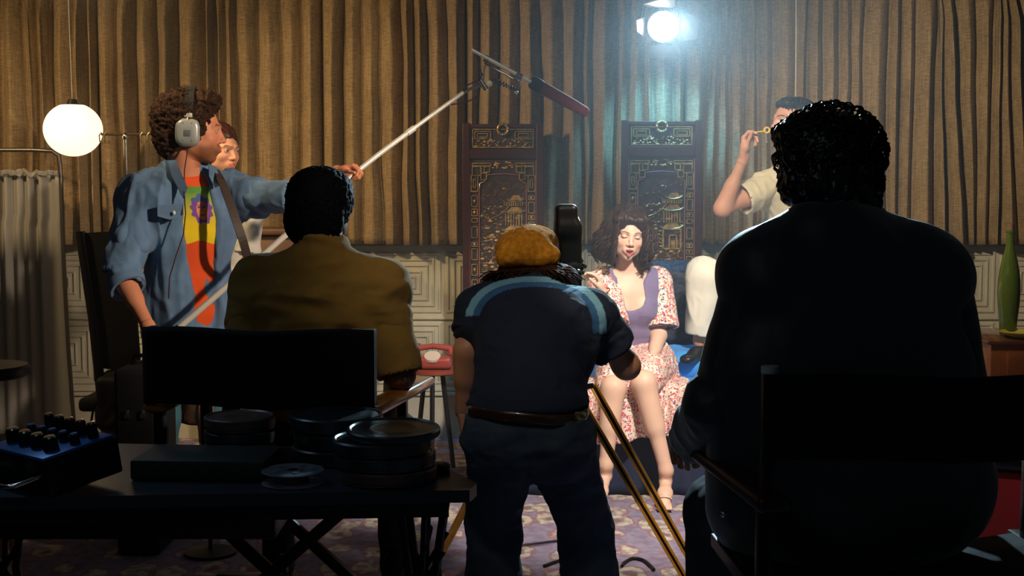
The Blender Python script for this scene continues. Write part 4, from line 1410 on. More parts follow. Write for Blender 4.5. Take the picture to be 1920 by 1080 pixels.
    js.append(box_(H + Vector((0, 0, -.27)), (.5, .5, .155), None, 0, .006, True))
    dsp = addf(folds((9, 9, 3.6), .020, 21), folds((22, 22, 9), .006, 22), folds((13, 13, 2.2), .014, 77))
    dn = mat('denim_chambray', (.12, .225, .40), .8, bump=(420, .3, .001), var=(14, .28), sheen=.15, weave=(380, .15))
    jsh = [shell(js, .0055, dsp)]
    jsh.append(sleeve(SR, lerp(SR, ER, .98) + (ER - SR).normalized() * .01, .084, .070, .005, addf(folds((11, 11, 3.5), .020, 25), folds((26, 26, 12), .005, 2))))
    e2 = lerp(ER, WR_, .20)
    jsh.append(sleeve(lerp(SR, ER, .85), e2, .072, .066, .005, folds((22, 22, 22), .008, 26)))
    jsh.append(sleeve(SL, EL + (EL - SL).normalized() * .02, .083, .060, .005, addf(folds((5, 10, 12), .016, 28), folds((16, 26, 26), .005, 2))))
    e3 = P(552, 366, 5.42)
    jsh.append(sleeve(lerp(SL, EL, .9), e3 + Vector((.03, 0, .01)), .060, .055, .005, folds((22, 22, 22), .006, 27)))
    shells_to_obj('denim_shirt', jsh, dn, root)
    for e_, ax_, rr_ in ((e2, (WR_ - ER), .066), (e3 + Vector((.02, 0, .008)), (WL - EL), .054)):
        mb = MB(); mb.lathe([(rr_ - .004, -.022), (rr_ + .006, -.02), (rr_ + .010, 0), (rr_ + .006, .022), (rr_ - .006, .022), (rr_ - .006, -.02)], e_, 36, ax_)
        mb.build('rolled_cuff', dn, root)
    # collar, pocket flaps, epaulettes
    def strip(pts, wd, th, nm, m_, up=None):
        mb = MB(); 
        for a_, b_ in zip(pts, pts[1:]): mb.bar(a_, b_, wd, th, up or f3, .002)
        return mb.build(nm, m_, root)
    co_ = f3 * .015
    mb = MB(); mb.poly([P(314, 300, 5.40), P(330, 300, 5.36), P(352, 352, 5.30), P(344, 372, 5.29), P(322, 330, 5.33)], f3 * -.006); mb.poly([P(392, 308, 5.44), P(404, 312, 5.46), P(418, 345, 5.42), P(404, 352, 5.38), P(392, 330, 5.4)], f3 * -.006)
    mb.build('collar', dn, root)
    pf = P(318, 396, 5.315); pr = rv
    def flap(px, py, Y, wdt, hgt, tilt=0):
        c_ = P(px, py, Y); r_ = Vector((.93, .36, tilt)).normalized(); u_ = Vector((0, 0, 1)); 
        pts = [c_ - r_ * wdt / 2 + u_ * hgt * .5, c_ + r_ * wdt / 2 + u_ * hgt * .5, c_ + r_ * wdt / 2 - u_ * hgt * .25, c_ + r_ * .0 - u_ * hgt * .55, c_ - r_ * wdt / 2 - u_ * hgt * .25]
        mb = MB(); mb.poly(pts, f3 * .008); return mb.build('pocket_flap', dn, root)
    flap(318, 397, 5.275, .098, .058, .05)
    mb = MB(); mb.sphere(P(326, 399, 5.262), .007, (1, .5, 1.2)); mb.build('pocket_button', mat('pearl', (.8, .85, .8), .2), root)
    # strap across the chest
    mb = MB(); st = [P(404, 318, 5.50), P(418, 345, 5.37), P(438, 400, 5.30), P(455, 450, 5.29), P(466, 490, 5.36)]
    st = curve_pts(st, 6)
    for a_, b_ in zip(st, st[1:]): mb.bar(a_, b_ + (b_ - a_) * .15, .034, .006, f3, .0)
    mb.build('shoulder_strap', mat('dark_strap', (.05, .035, .03), .6), root)
    # jeans
    jn = leg_prims(HRj, KR, AR - Vector((0, 0, .03)), 1.0, .016) + leg_prims(HLj, KL, AL - Vector((0, 0, .03)), 1.0, .016)
    jn += [ell_(H, (.17, .13, .12), [list(r) for r in TM], .05), cap_(AR + Vector((0, 0, .2)), AR - Vector((0, 0, .05)), .06, .075, .03), cap_(AL + Vector((0, 0, .2)), AL - Vector((0, 0, .05)), .06, .075, .03)]
    jn += [box_(H + Vector((0, 0, .20)), (.4, .4, .08), None, 0, .005, True), box_(Vector((H.x, H.y, -.06)), (.6, .6, .085), None, 0, .005, True)]
    shells_to_obj('jeans', [shell(jn, .008, folds((12, 12, 12), .006, 9))], mat('teal_denim', (.05, .16, .22), .85, bump=(300, .3, .001)), root)
    Mbr = mat('brown_leather', (.16, .065, .025), .4, coat=.2)
    for A_, dx in ((AR, -.06), (AL, .06)):
        shells_to_obj('shoe', [shoe_shell(Vector((A_.x, A_.y + .05, 0)), Vector((A_.x + dx, A_.y - .20, 0)))], Mbr, root)
    # curly hair
    core = [ell_(W(0, -.035, .052), np.array((.094, .112, .092)) * s, Ml, .03), ell_(W(0, .044, .108), np.array((.070, .044, .034)) * s, Ml, .03),
            ell_(W(0, -.085, -.012), np.array((.078, .055, .085)) * s, Ml, .03), ell_(W(.076, .012, .012), np.array((.018, .028, .045)) * s, Ml, .02), ell_(W(-.076, .012, .012), np.array((.018, .028, .045)) * s, Ml, .02),
            ell_(W(0, .100, .018), np.array((.075, .062, .070)) * s, Ml, .008, True)]
    hm = hair_mat('auburn_hair', (.030, .012, .006), .7, .2)
    shells_to_obj('hair', [shell(core, .004, addf(folds((48, 48, 48), .013, 3), folds((95, 95, 95), .007, 5)))], hm, root)
    mb = MB()
    for k in range(560):
        v = Vector((rs.gauss(0, 1), rs.gauss(0, 1), rs.gauss(0, 1))).normalized()
        if v.y > .55 and v.z < .55: continue
        if v.z < -.55 and v.y > -.3: continue
        r0 = Vector((v.x * .088, -.028 + v.y * .112, .052 + v.z * .094))
        if v.y > .3 and v.z > .3: r0 = Vector((v.x * .075, .01 + v.y * .075, .060 + v.z * .086))
        t1 = v.orthogonal().normalized(); t2 = v.cross(t1); ph = rs.uniform(0, 6.28); rad = rs.uniform(.006, .012); ln = rs.uniform(.006, .018)
        pts = [W(*(r0 + v * ln * q / 9 + (t1 * math.cos(ph + q * .85) + t2 * math.sin(ph + q * .85)) * rad)) for q in range(10)]
        mb.tube(pts, .002, 4, [.0026 * (1 - q / 12) for q in range(10)])
    mb.build('curls', hm, root, angle=180)
    # ---- headphones: a thing of their own
    hr_ = empty('headphones', W(0, 0, .12), 0, 'silver grey headphones with black band worn by the man holding the pole', 'headphones')
    Mal = mat('brushed_silver', (.42, .46, .46), .35, metal=.35)
    for q in (1, -1):
        cc = W(q * .086, -.014, -.008); axv = M @ Vector((q, 0, 0))
        mb = MB(); 
        Mc = Matrix((M @ Vector((0, 1, 0)), M @ Vector((0, 0, 1)), axv)).transposed()
        # squarish cup
        def cup(a, b):
            th = 2 * math.pi * a; e = .62
            ct, st_ = math.cos(th), math.sin(th)
            x = abs(ct) ** e * (1 if ct > 0 else -1) * .047; z = abs(st_) ** e * (1 if st_ > 0 else -1) * .054
            prof = [(0, -.014), (1.0, -.014), (1.06, 0), (1.02, .012), (.86, .022), (.5, .026), (0, .026)]
            f_ = b * (len(prof) - 1); i0 = min(int(f_), len(prof) - 2); u = f_ - i0
            r = prof[i0][0] * (1 - u) + prof[i0 + 1][0] * u; o_ = prof[i0][1] * (1 - u) + prof[i0 + 1][1] * u
            return cc + Mc @ Vector((x * r, z * r, o_))
        mb.grid(cup, 48, 18); bmesh.ops.remove_doubles(mb.bm, verts=mb.bm.verts, dist=.0002)
        cupo = mb.build('ear_cup', Mal, hr_)
        mb = MB(); mb.box(cc + Mc @ Vector((0, -.004, .027)), (.026, .026, .003), Mc, .001); mb.build('cup_plate', mat('grey_plate', (.12, .14, .16), .4), cupo)
        mb = MB()
        for xx in (-.017, .017): mb.bar(cc + Mc @ Vector((xx, -.038, .0235)), cc + Mc @ Vector((xx, .038, .0235)), .002, .002, axv, 0)
        mb.build('cup_groove', M_blk, cupo)
        mb = MB(); mb.torus(cc - axv * .012, .036, .013, axv, 36, 10); mb.build('ear_pad', mat('black_foam', (.008, .008, .009), .8), cupo)
        b2 = cc + Mc @ Vector((0, .068, .006))
        mb = MB(); mb.box(b2, (.036, .018, .012), Mc, .003); mb.build('slider_block', mat('cream_plastic', (.62, .60, .52), .4), hr_)
        mb = MB(); mb.tube([b2 + Mc @ Vector((-.005, .005, .005)), b2 + Mc @ Vector((-.005, .03, .004)), b2 + Mc @ Vector((0, .036, .004)), b2 + Mc @ Vector((.005, .03, .004)), b2 + Mc @ Vector((.005, .005, .005))], .0014, 6)
        mb.tube([b2, cc + Mc @ Vector((0, .045, .018))], .0022, 6)
        mb.build('slider_wire', M_brass, hr_)
    mb = MB(); pts = [W(.090 * math.cos(t), -.012, .062 + .094 * math.sin(t)) for t in [math.pi * k / 24 for k in range(25)]]
    for a_, b_ in zip(pts, pts[1:]): mb.bar(a_, b_, .034, .007, (M @ Vector((0, 1, 0))).cross(b_ - a_), 0)
    mb.build('headband', mat('black_foam', (.008, .008, .009), .8), hr_)
    mb = MB(); c0 = W(.086, -.01, -.05)
    mb.tube([c0, P(346, 318, 5.36), P(345, 360, 5.30), P(348, 400, 5.27), P(344, 440, 5.25), P(330, 480, 5.22), P(318, 520, 5.2), P(316, 560, 5.2)], .0028, 6)
    mb.build('cable', mat('maroon_cable', (.05, .012, .012), .4), hr_)
    return root
build_operator()

# ---- boom pole and microphone
root = empty('boom_pole', POLE[2], 0, 'long pale metal boom pole rising from the man in headphones towards the microphone', 'boom pole')
M_pole = mat('pale_aluminium', (.80, .77, .70), .35, metal=.25)
pp = curve_pts(POLE)
h1 = [i for i, p_ in enumerate(pp) if p_.x < POLE[1].x + .15]
k1 = len(h1); k2 = 24
MB().tube(pp[:k1 + 1], .0125, 14).build('lower_section', M_pole, root)
MB().tube(pp[k1:k2 + 1], .0105, 14).build('middle_section', M_pole, root)
MB().tube(pp[k2:], .0088, 14).build('upper_section', M_pole, root)
for k_, r_ in ((k1, .0155), (k2, .013)):
    d_ = (pp[k_ + 1] - pp[k_ - 1]).normalized() * .02
    MB().cyl(pp[k_] - d_, pp[k_] + d_, r_).build('locking_collar', M_pole, root)
MB().cyl(POLE[0] - (POLE[1] - POLE[0]).normalized() * .02, POLE[0] + (POLE[1] - POLE[0]).normalized() * .01, .015).build('end_cap', M_blk, root)
# microphone assembly
MY = 5.66
root = empty('boom_microphone', P(945, 150, MY), 0, 'shotgun microphone with dark red foam cover in a metal shock mount at the pole tip', 'microphone')
a0, a1 = P(884, 93, MY - .03), P(1012, 163, MY + .02)
MB().tube([a0, lerp(a0, a1, .25)], .0075, 12).tube([lerp(a0, a1, .25), a1], .0085, 12).build('microphone_body', M_pole, root)
b0, b1 = P(996, 153, MY + .015), P(1103, 213, MY + .08)
dv = (b1 - b0).normalized(); Lb = (b1 - b0).length
MB().lathe([(0, 0), (.020, .002), (.026, .012), (.027, Lb * .3), (.025, Lb * .7), (.022, Lb - .015), (.016, Lb - .003), (0, Lb)], b0, 28, dv).build('foam_cover', mat('maroon_foam', (.12, .010, .010), .95, bump=(350, .6, .002), sheen=.1), root)
MB().lathe([(0, 0), (.023, .001), (.0285, .010), (.029, .045), (.027, .050), (.0, .050)], b0 - dv * .002, 28, dv).build('foam_collar', mat('black_foam', (.008, .008, .009), .8), root)
M_mnt = mat('mount_metal', (.30, .28, .26), .3, metal=.9)
mb = MB(); dn_ = Vector((-.12, 0, -1)).normalized()
c1 = P(914, 112, MY); c2 = P(972, 143, MY)
for c in (c1, c2):
    MB().cyl(c - dv * .014, c + dv * .014, .015, n=18).build('clamp_ring', M_mnt, root)
t1, t2 = P(906, 150, MY), P(968, 172, MY)
MB().tube([c1, P(908, 128, MY), t1], .0045, 8).build('mount_arm', M_mnt, root)
MB().tube([c2, P(974, 158, MY), t2], .0045, 8).build('mount_arm', M_mnt, root)
MB().tube([P(908, 118, MY + .01), P(966, 150, MY + .01)], .004, 8).build('mount_bar', M_mnt, root)
# spring along the lower bar
mb = MB(); sp0, sp1 = P(922, 148, MY), P(966, 168, MY); sd = (sp1 - sp0).normalized(); su = sd.orthogonal().normalized(); sv = sd.cross(su)
mb.tube([lerp(sp0, sp1, k / 60) + (su * math.cos(k * .9) + sv * math.sin(k * .9)) * .009 for k in range(61)], .0022, 6)
mb.build('spring', M_blk, root)
MB().sphere(P(918, 157, MY - .02), .012, (1, .6, 1.1)).build('thumb_knob', mat('pale_knob', (.7, .72, .55), .3), root)
for q_, r_ in ((P(968, 173, MY), .009), (P(973, 151, MY), .006), (P(905, 140, MY), .007)):
    MB().sphere(q_, r_).build('mount_screw', mat('bright_chrome', (.8, .76, .68), .18, metal=1.0), root)
MB().tube([P(866, 176, 5.62), P(885, 165, 5.64), P(905, 160, MY)], .006, 8).cyl(P(900, 150, MY), P(912, 168, MY), .011).build('swivel', M_mnt, root)
MB().tube(curve_pts([P(890, 98, MY), P(898, 120, MY - .02), P(902, 146, MY - .02), P(880, 158, MY), P(868, 168, MY - .02)]), .003, 6).build('microphone_cable', mat('maroon_cable', (.05, .012, .012), .4), root)
MB().tube(curve_pts([P(900, 162, MY), P(895, 180, MY - .02), P(872, 192, MY - .03), P(845, 196, MY - .06)]), .0028, 6).build('microphone_cable', mat('maroon_cable', (.05, .012, .012), .4), root)
# ================================================================== WOMAN HALF HIDDEN BEHIND THE OPERATOR
def build_hidden_woman():
    rs = random.Random(2)
    root = empty('person', (P(430, 600, 5.95).x, 5.95, 0), 0, 'auburn haired woman in a white blouse half hidden behind the man in headphones', 'person')
    hc = P(413, 283, 5.93); M = frame(Vector((.80, -.60, -.06)), (0.1, 0, 1)); s = .95
    hp, W = head_prims(hc, M, s, jaw=.9, female=True); Ml = [list(r) for r in M]
    N = P(420, 352, 5.98); C = P(420, 450, 5.98); H = P(424, 600, 5.98)
    SL = P(465, 385, 5.93); SR = P(372, 385, 6.05)
    tp, TM = torso_prims(H, C, N, SL, SR, (.3, -1, 0), .85, .88, 0, bust=.8)
    body = tp + [cap_(N - Vector((0, 0, .04)), W(0, -.03, -.06), .048, .043, .03)]
    EL, WL = P(455, 500, 5.9), P(440, 590, 5.8)
    ER, WRr = P(375, 500, 6.05), P(385, 590, 6.0)
    body += arm_prims(SL, EL, WL, .8) + arm_prims(SR, ER, WRr, .8)
    hips = (H + Vector((.08, 0, -.02)), H + Vector((-.08, 0, -.02)))
    for hj in hips: body += leg_prims(hj, hj + Vector((0, -.03, -.40)), Vector((hj.x, hj.y, .09)), .9)
    hands = [shell(hand_prims(w_, Vector((0, -.2, -1)), (0, 1, 0), (0, -1, 0), .88), .003) for w_ in (WL, WRr)]
    shells_to_obj('body', [shell(body, .008), shell(hp, .0024)] + hands, M_skin, root, lambda co: face_colors(co, W, s, M, (.58, .29, .19), (.55, .12, .10), (.12, .05, .03), 'open', (.7, .28, .2)))
    bl, _ = torso_prims(H + Vector((0, 0, .02)), C, N, SL, SR, (.3, -1, 0), .85, .88, .018, bust=.85)
    bl += [ell_(N + Vector((0, -.05, .06)), (.07, .09, .06), None, .01, True)]
    wsh = [shell(bl, .006, folds((10, 10, 8), .006, 3)), sleeve(SL, lerp(SL, EL, .75), .066, .072, .006, folds((18, 18, 18), .006)), sleeve(SR, lerp(SR, ER, .75), .066, .072, .006, folds((18, 18, 18), .006))]
    shells_to_obj('blouse', wsh, mat('white_blouse', (.75, .73, .66), .85, weave=(300, .1)), root)
    sk = [cap_(H + Vector((0, 0, -.0)), H + Vector((0, 0, -.42)), .17, .24, .05, flat=.75, side=(1, 0, 0)), box_(Vector((H.x, H.y, .26)), (.5, .5, .1), None, 0, .005, True)]
    shells_to_obj('skirt', [shell(sk, .009, folds((16, 16, 2), .012))], mat('brown_cloth', (.10, .05, .03), .85), root)
    core = [ell_(W(0, -.032, .046), (.081, .102, .088), Ml, .03), ell_(W(0, -.075, -.06), (.085, .05, .12), Ml, .03), ell_(W(-.066, -.02, -.05), (.026, .05, .09), Ml, .02), ell_(W(.068, -.018, -.03), (.018, .035, .08), Ml, .02),
            ell_(W(0, .098, -.022), (.058, .070, .084), Ml, .010, True)]
    shells_to_obj('hair', [shell(core, .004, folds((50, 50, 9), .006, 3))], hair_mat('red_brown_hair', (.04, .012, .008)), root)
    for hj in hips:
        shells_to_obj('shoe', [shoe_shell(Vector((hj.x, hj.y + .05, 0)), Vector((hj.x + .02, hj.y - .17, 0)), s=.9)], mat('brown_leather', (.16, .065, .025), .4), root)
build_hidden_woman()

# ================================================================== MAN IN WHITE (drinking gesture, foot on the bed)
def build_white_man():
    root = empty('person', (P(1490, 600, 6.68).x, 6.68, 0), 0, 'dark haired man in cream shirt and trousers, one foot up on the bed', 'person')
    hc = P(1484, 230, 6.60); M = frame(Vector((-.90, -.40, .08))); s = 1.02
    hp, W = head_prims(hc, M, s, nose=1.2); Ml = [list(r) for r in M]
    N = P(1502, 308, 6.66); C = P(1500, 420, 6.68); H = P(1520, 545, 6.72)
    SR = P(1440, 350, 6.58); SL = P(1566, 352, 6.78)
    fwd = Vector((-.45, -.9, 0))
    tp, TM = torso_prims(H, C, N, SR, SL, fwd, .98, .95, 0)
    ER, WR_ = P(1354, 392, 6.46), P(1396, 293, 6.42)
    EL, WL = P(1600, 450, 6.8), P(1570, 540, 6.7)
    body = tp + [cap_(N - Vector((0, 0, .05)), W(0, -.03, -.07), .062, .057, .03)]
    body += arm_prims(SR, ER, WR_, .96) + arm_prims(SL, EL, WL)
    HR_, HL_ = P(1470, 560, 6.68), P(1560, 560, 6.74)
    KR, AR = P(1322, 516, 6.40), P(1312, 640, 6.46)
    KL, AL = P(1560, 705, 6.68), Vector((P(1562, 800, 6.74).x, 6.74, .09))
    body += leg_prims(HR_, KR, AR) + leg_prims(HL_, KL, AL)
    sh = [shell(body, .007), shell(hp, .0024)]
    d = Vector((.12, -.05, 1)) 
    hr = hand_prims(WR_ - Vector((.004, 0, .006)), d, (.80, -.60, 0), (-.6, -.8, .0), 1.12, ((38, 45, 20), (62, 62, 30), (72, 72, 35), (80, 75, 35)), (8, -6), 4)
    sh.append(shell(hr + [cap_(lerp(ER, WR_, .9), WR_, .028, .026, .012)], .0026))
    sh.append(shell(hand_prims(WL, Vector((-.1, -.2, -1)), (-1, 0, 0), (0, -1, 0), 1.0), .003))
    shells_to_obj('body', sh, M_skin, root, lambda co: face_colors(co, W, s, M, (.66, .34, .24), (.5, .17, .13), (.02, .012, .01), 'open', (.66, .26, .2)))
    i = .020
    tsh, _ = torso_prims(H + Vector((0, 0, .03)), C, N, SR, SL, fwd, 1.0, .97, i)
    tsh.append(ell_(N + Vector((-.02, -.03, .075)), (.078, .085, .06), None, .01, True))
    tsh.append(box_(H + Vector((0, 0, -.20)), (.4, .4, .13), None, 0, .005, True))
    crm = mat('cream_cotton', (.74, .68, .52), .85, bump=(200, .2, .001))
    dsp = addf(folds((12, 12, 4), .012, 31), folds((28, 28, 12), .004, 3))
    wsh = [shell(tsh, .006, dsp), sleeve(SR + Vector((.02, 0, 0)), lerp(SR, ER, .52), .082, .080, .005, folds((16, 16, 14), .008)), sleeve(SL, lerp(SL, EL, .5), .082, .085, .006, folds((16, 16, 14), .008))]
    shells_to_obj('t_shirt', wsh, crm, root)
    jn = leg_prims(HR_, KR, AR, 1.0, .022) + leg_prims(HL_, KL, AL, 1.0, .022)
    jn += [ell_(H + Vector((0, 0, -.0)), (.18, .14, .13), [list(r) for r in TM], .05), cap_(KR, AR + Vector((0, 0, .01)), .078, .072, .03), cap_(lerp(KL, AL, .4), AL + Vector((0, 0, -.01)), .075, .085, .03),
           cap_(AR - Vector((0, 0, .045)), AR - Vector((0, 0, .2)), .11, .1, .004, sub=True)]
    shells_to_obj('trousers', [shell(jn, .007, addf(folds((9, 9, 5), .010, 4), folds((24, 24, 14), .003, 6)))], mat('cream_trousers', (.80, .76, .64), .85, bump=(200, .2, .001)), root)
    shells_to_obj('shoe', [shoe_shell(Vector((AR.x + .05, AR.y + .02, AR.z - .095)), Vector((AR.x - .10, AR.y - .18, AR.z - .095)))], mat('black_leather', (.01, .01, .012), .35), root)
    shells_to_obj('shoe', [shoe_shell(Vector((AL.x + .01, AL.y + .05, 0)), Vector((AL.x - .03, AL.y - .20, 0)))], mat('black_leather', (.01, .01, .012), .35), root)
    core = [ell_(W(0, -.035, .042), np.array((.080, .100, .080)) * s, Ml, .03), ell_(W(0, .035, .086), np.array((.060, .045, .024)) * s, Ml, .03), ell_(W(0, -.085, -.02), np.array((.07, .045, .07)) * s, Ml, .03),
            ell_(W(0, .095, .012), np.array((.060, .060, .066)) * s, Ml, .008, True)]
    shells_to_obj('hair', [shell(core, .004, addf(folds((45, 45, 45), .010, 3), folds((90, 90, 90), .004, 4)))], hair_mat('black_hair', (.008, .006, .008), .45, .4), root)
    return WR_
build_white_man()
root = empty('yellow_stick', P(1425, 246, 6.40), 0, 'thin yellow stick with a ring, held to the mouth of the man in cream', 'stick')
My = mat('yellow_plastic', (.80, .52, .03), .4)
MB().tube([P(1398, 250, 6.385), P(1432, 246, 6.40)], .0035, 8).build('stick', My, root)
MB().torus(P(1438, 244, 6.40), .012, .0045, (0, 1, 0), 24, 8).build('ring', My, root)
MB().tube([P(1436, 250, 6.4), P(1437, 262, 6.4), P(1438, 268, 6.4)], .0022, 6).build('clear_tip', mat('clear_tip', (.8, .8, .8), .1, trans=.6), root)
# ================================================================== MAN IN MUSTARD SWEATER (seated, back to us)
def build_mustard():
    root = empty('person', (P(595, 800, 3.9).x, 3.9, 0), 0, 'seated man with short black hair in a mustard sweater, seen from behind', 'person')
    hc = P(604, 394, 4.0); M = frame(Vector((.16, 1, -.02))); s = 1.04
    hp, W = head_prims(hc, M, s); Ml = [list(r) for r in M]
    N = P(603, 478, 3.93); C = P(598, 620, 3.95); H = P(590, 810, 3.98)
    SL = P(487, 540, 3.95); SR = P(712, 543, 3.95)
    tp, TM = torso_prims(H, C, N, SR, SL, (0, 1, 0), 1.08, 1.08, 0)
    ER, WR_ = P(750, 700, 3.90), P(735, 772, 4.16)
    EL, WL = P(452, 710, 3.90), P(430, 775, 4.18)
    body = tp + arm_prims(SR, ER, WR_, 1.05) + arm_prims(SL, EL, WL, 1.05) + [cap_(N - Vector((0, 0, .06)), W(0, -.03, -.07), .070, .063, .03), cap_(N, W(0, -.05, -.02), .062, .062, .03)]
    hj = [H + Vector((q * .10, .02, -.03)) for q in (-1, 1)]
    K = [Vector((hj[0].x - .10, hj[0].y + .43, .58)), Vector((hj[1].x + .10, hj[1].y + .43, .58))]
    An = [Vector((K[0].x, K[0].y + .02, .15)), Vector((K[1].x, K[1].y + .02, .15))]
    for a, b, c in zip(hj, K, An): body += leg_prims(a, b, c)
    sh = [shell(body, .008), shell(hp, .003)]
    for w_ in (WR_, WL): sh.append(shell(hand_prims(w_ + Vector((0, 0, .0)), Vector((0, 1, -.15)), (0, 0, -1), (1 if w_ is WL else -1, 0, 0), 1.0, ((25, 40, 25),) * 4), .0035))
    shells_to_obj('body', sh, M_skin, root, lambda co: face_colors(co, W, s, M, (.22, .10, .055), (.25, .08, .06), (.01, .01, .01), 'open'))
    tsh, _ = torso_prims(H, C, N, SR, SL, (0, 1, 0), 1.10, 1.10, .018)
    for S in (SR, SL): tsh.append(cap_(S, lerp(S, ER if S is SR else EL, .4), .074, .07, .05))
    tsh += [cap_(N - Vector((0, 0, .02)), N + Vector((0, .01, .035)), .078, .074, .012), cap_(N + Vector((0, .01, .02)), N + Vector((0, .02, .14)), .066, .066, .006, sub=True), box_(H + Vector((0, 0, -.18)), (.5, .5, .08), None, 0, .006, True)]
    dsp = addf(folds((5, 5, 14), .012, 41), folds((16, 16, 26), .004, 42))
    def dd(co):
        # drag folds running from the arm towards the spine
        x = (co[:, 0] - C.x); z = co[:, 2] - C.z
        return .007 * np.sin((z * 1.0 + np.abs(x) * .9) * 55) * np.exp(-((x - .12) / .10) ** 2) * np.exp(-((z + .02) / .12) ** 2)
    shs = [shell(tsh, .006, addf(dsp, dd)), sleeve(SR, lerp(SR, ER, .98), .078, .066, .006, folds((14, 14, 8), .009, 44)), sleeve(SL, lerp(SL, EL, .98), .078, .066, .006, folds((14, 14, 8), .009, 45))]
    shells_to_obj('sweater', shs, mat('mustard_knit', (.34, .185, .035), .95, weave=(420, .25), sheen=.1, var=(10, .15)), root)
    jn = []
    for a, b, c in zip(hj, K, An): jn += leg_prims(a, b, c - Vector((0, 0, .03)), 1.0, .018)
    jn += [ell_(H, (.19, .15, .13), None, .05), box_(H + Vector((0, 0, .20)), (.4, .4, .10), None, 0, .005, True)]
    shells_to_obj('trousers', [shell(jn, .009, folds((12, 12, 12), .006))], mat('dark_trousers', (.03, .035, .04), .85), root)
    for c in An: shells_to_obj('shoe', [shoe_shell(Vector((c.x, c.y - .05, .075)), Vector((c.x, c.y + .20, .075)), h=.006)], mat('black_leather', (.01, .01, .012), .35), root)
    core = [ell_(W(0, -.025, .026), (.098, .112, .098), Ml, .03), ell_(W(0, -.085, -.035), (.088, .045, .075), Ml, .03), ell_(W(0, -.01, .066), (.084, .10, .050), Ml, .03), ell_(W(0, .12, -.01), (.07, .07, .09), Ml, .01, True)]
    shells_to_obj('hair', [shell(core, .0045, addf(folds((70, 70, 70), .004, 3), folds((140, 140, 140), .003, 4)))], hair_mat('coarse_black_hair', (.006, .005, .006), .75, .2), root)
build_mustard()

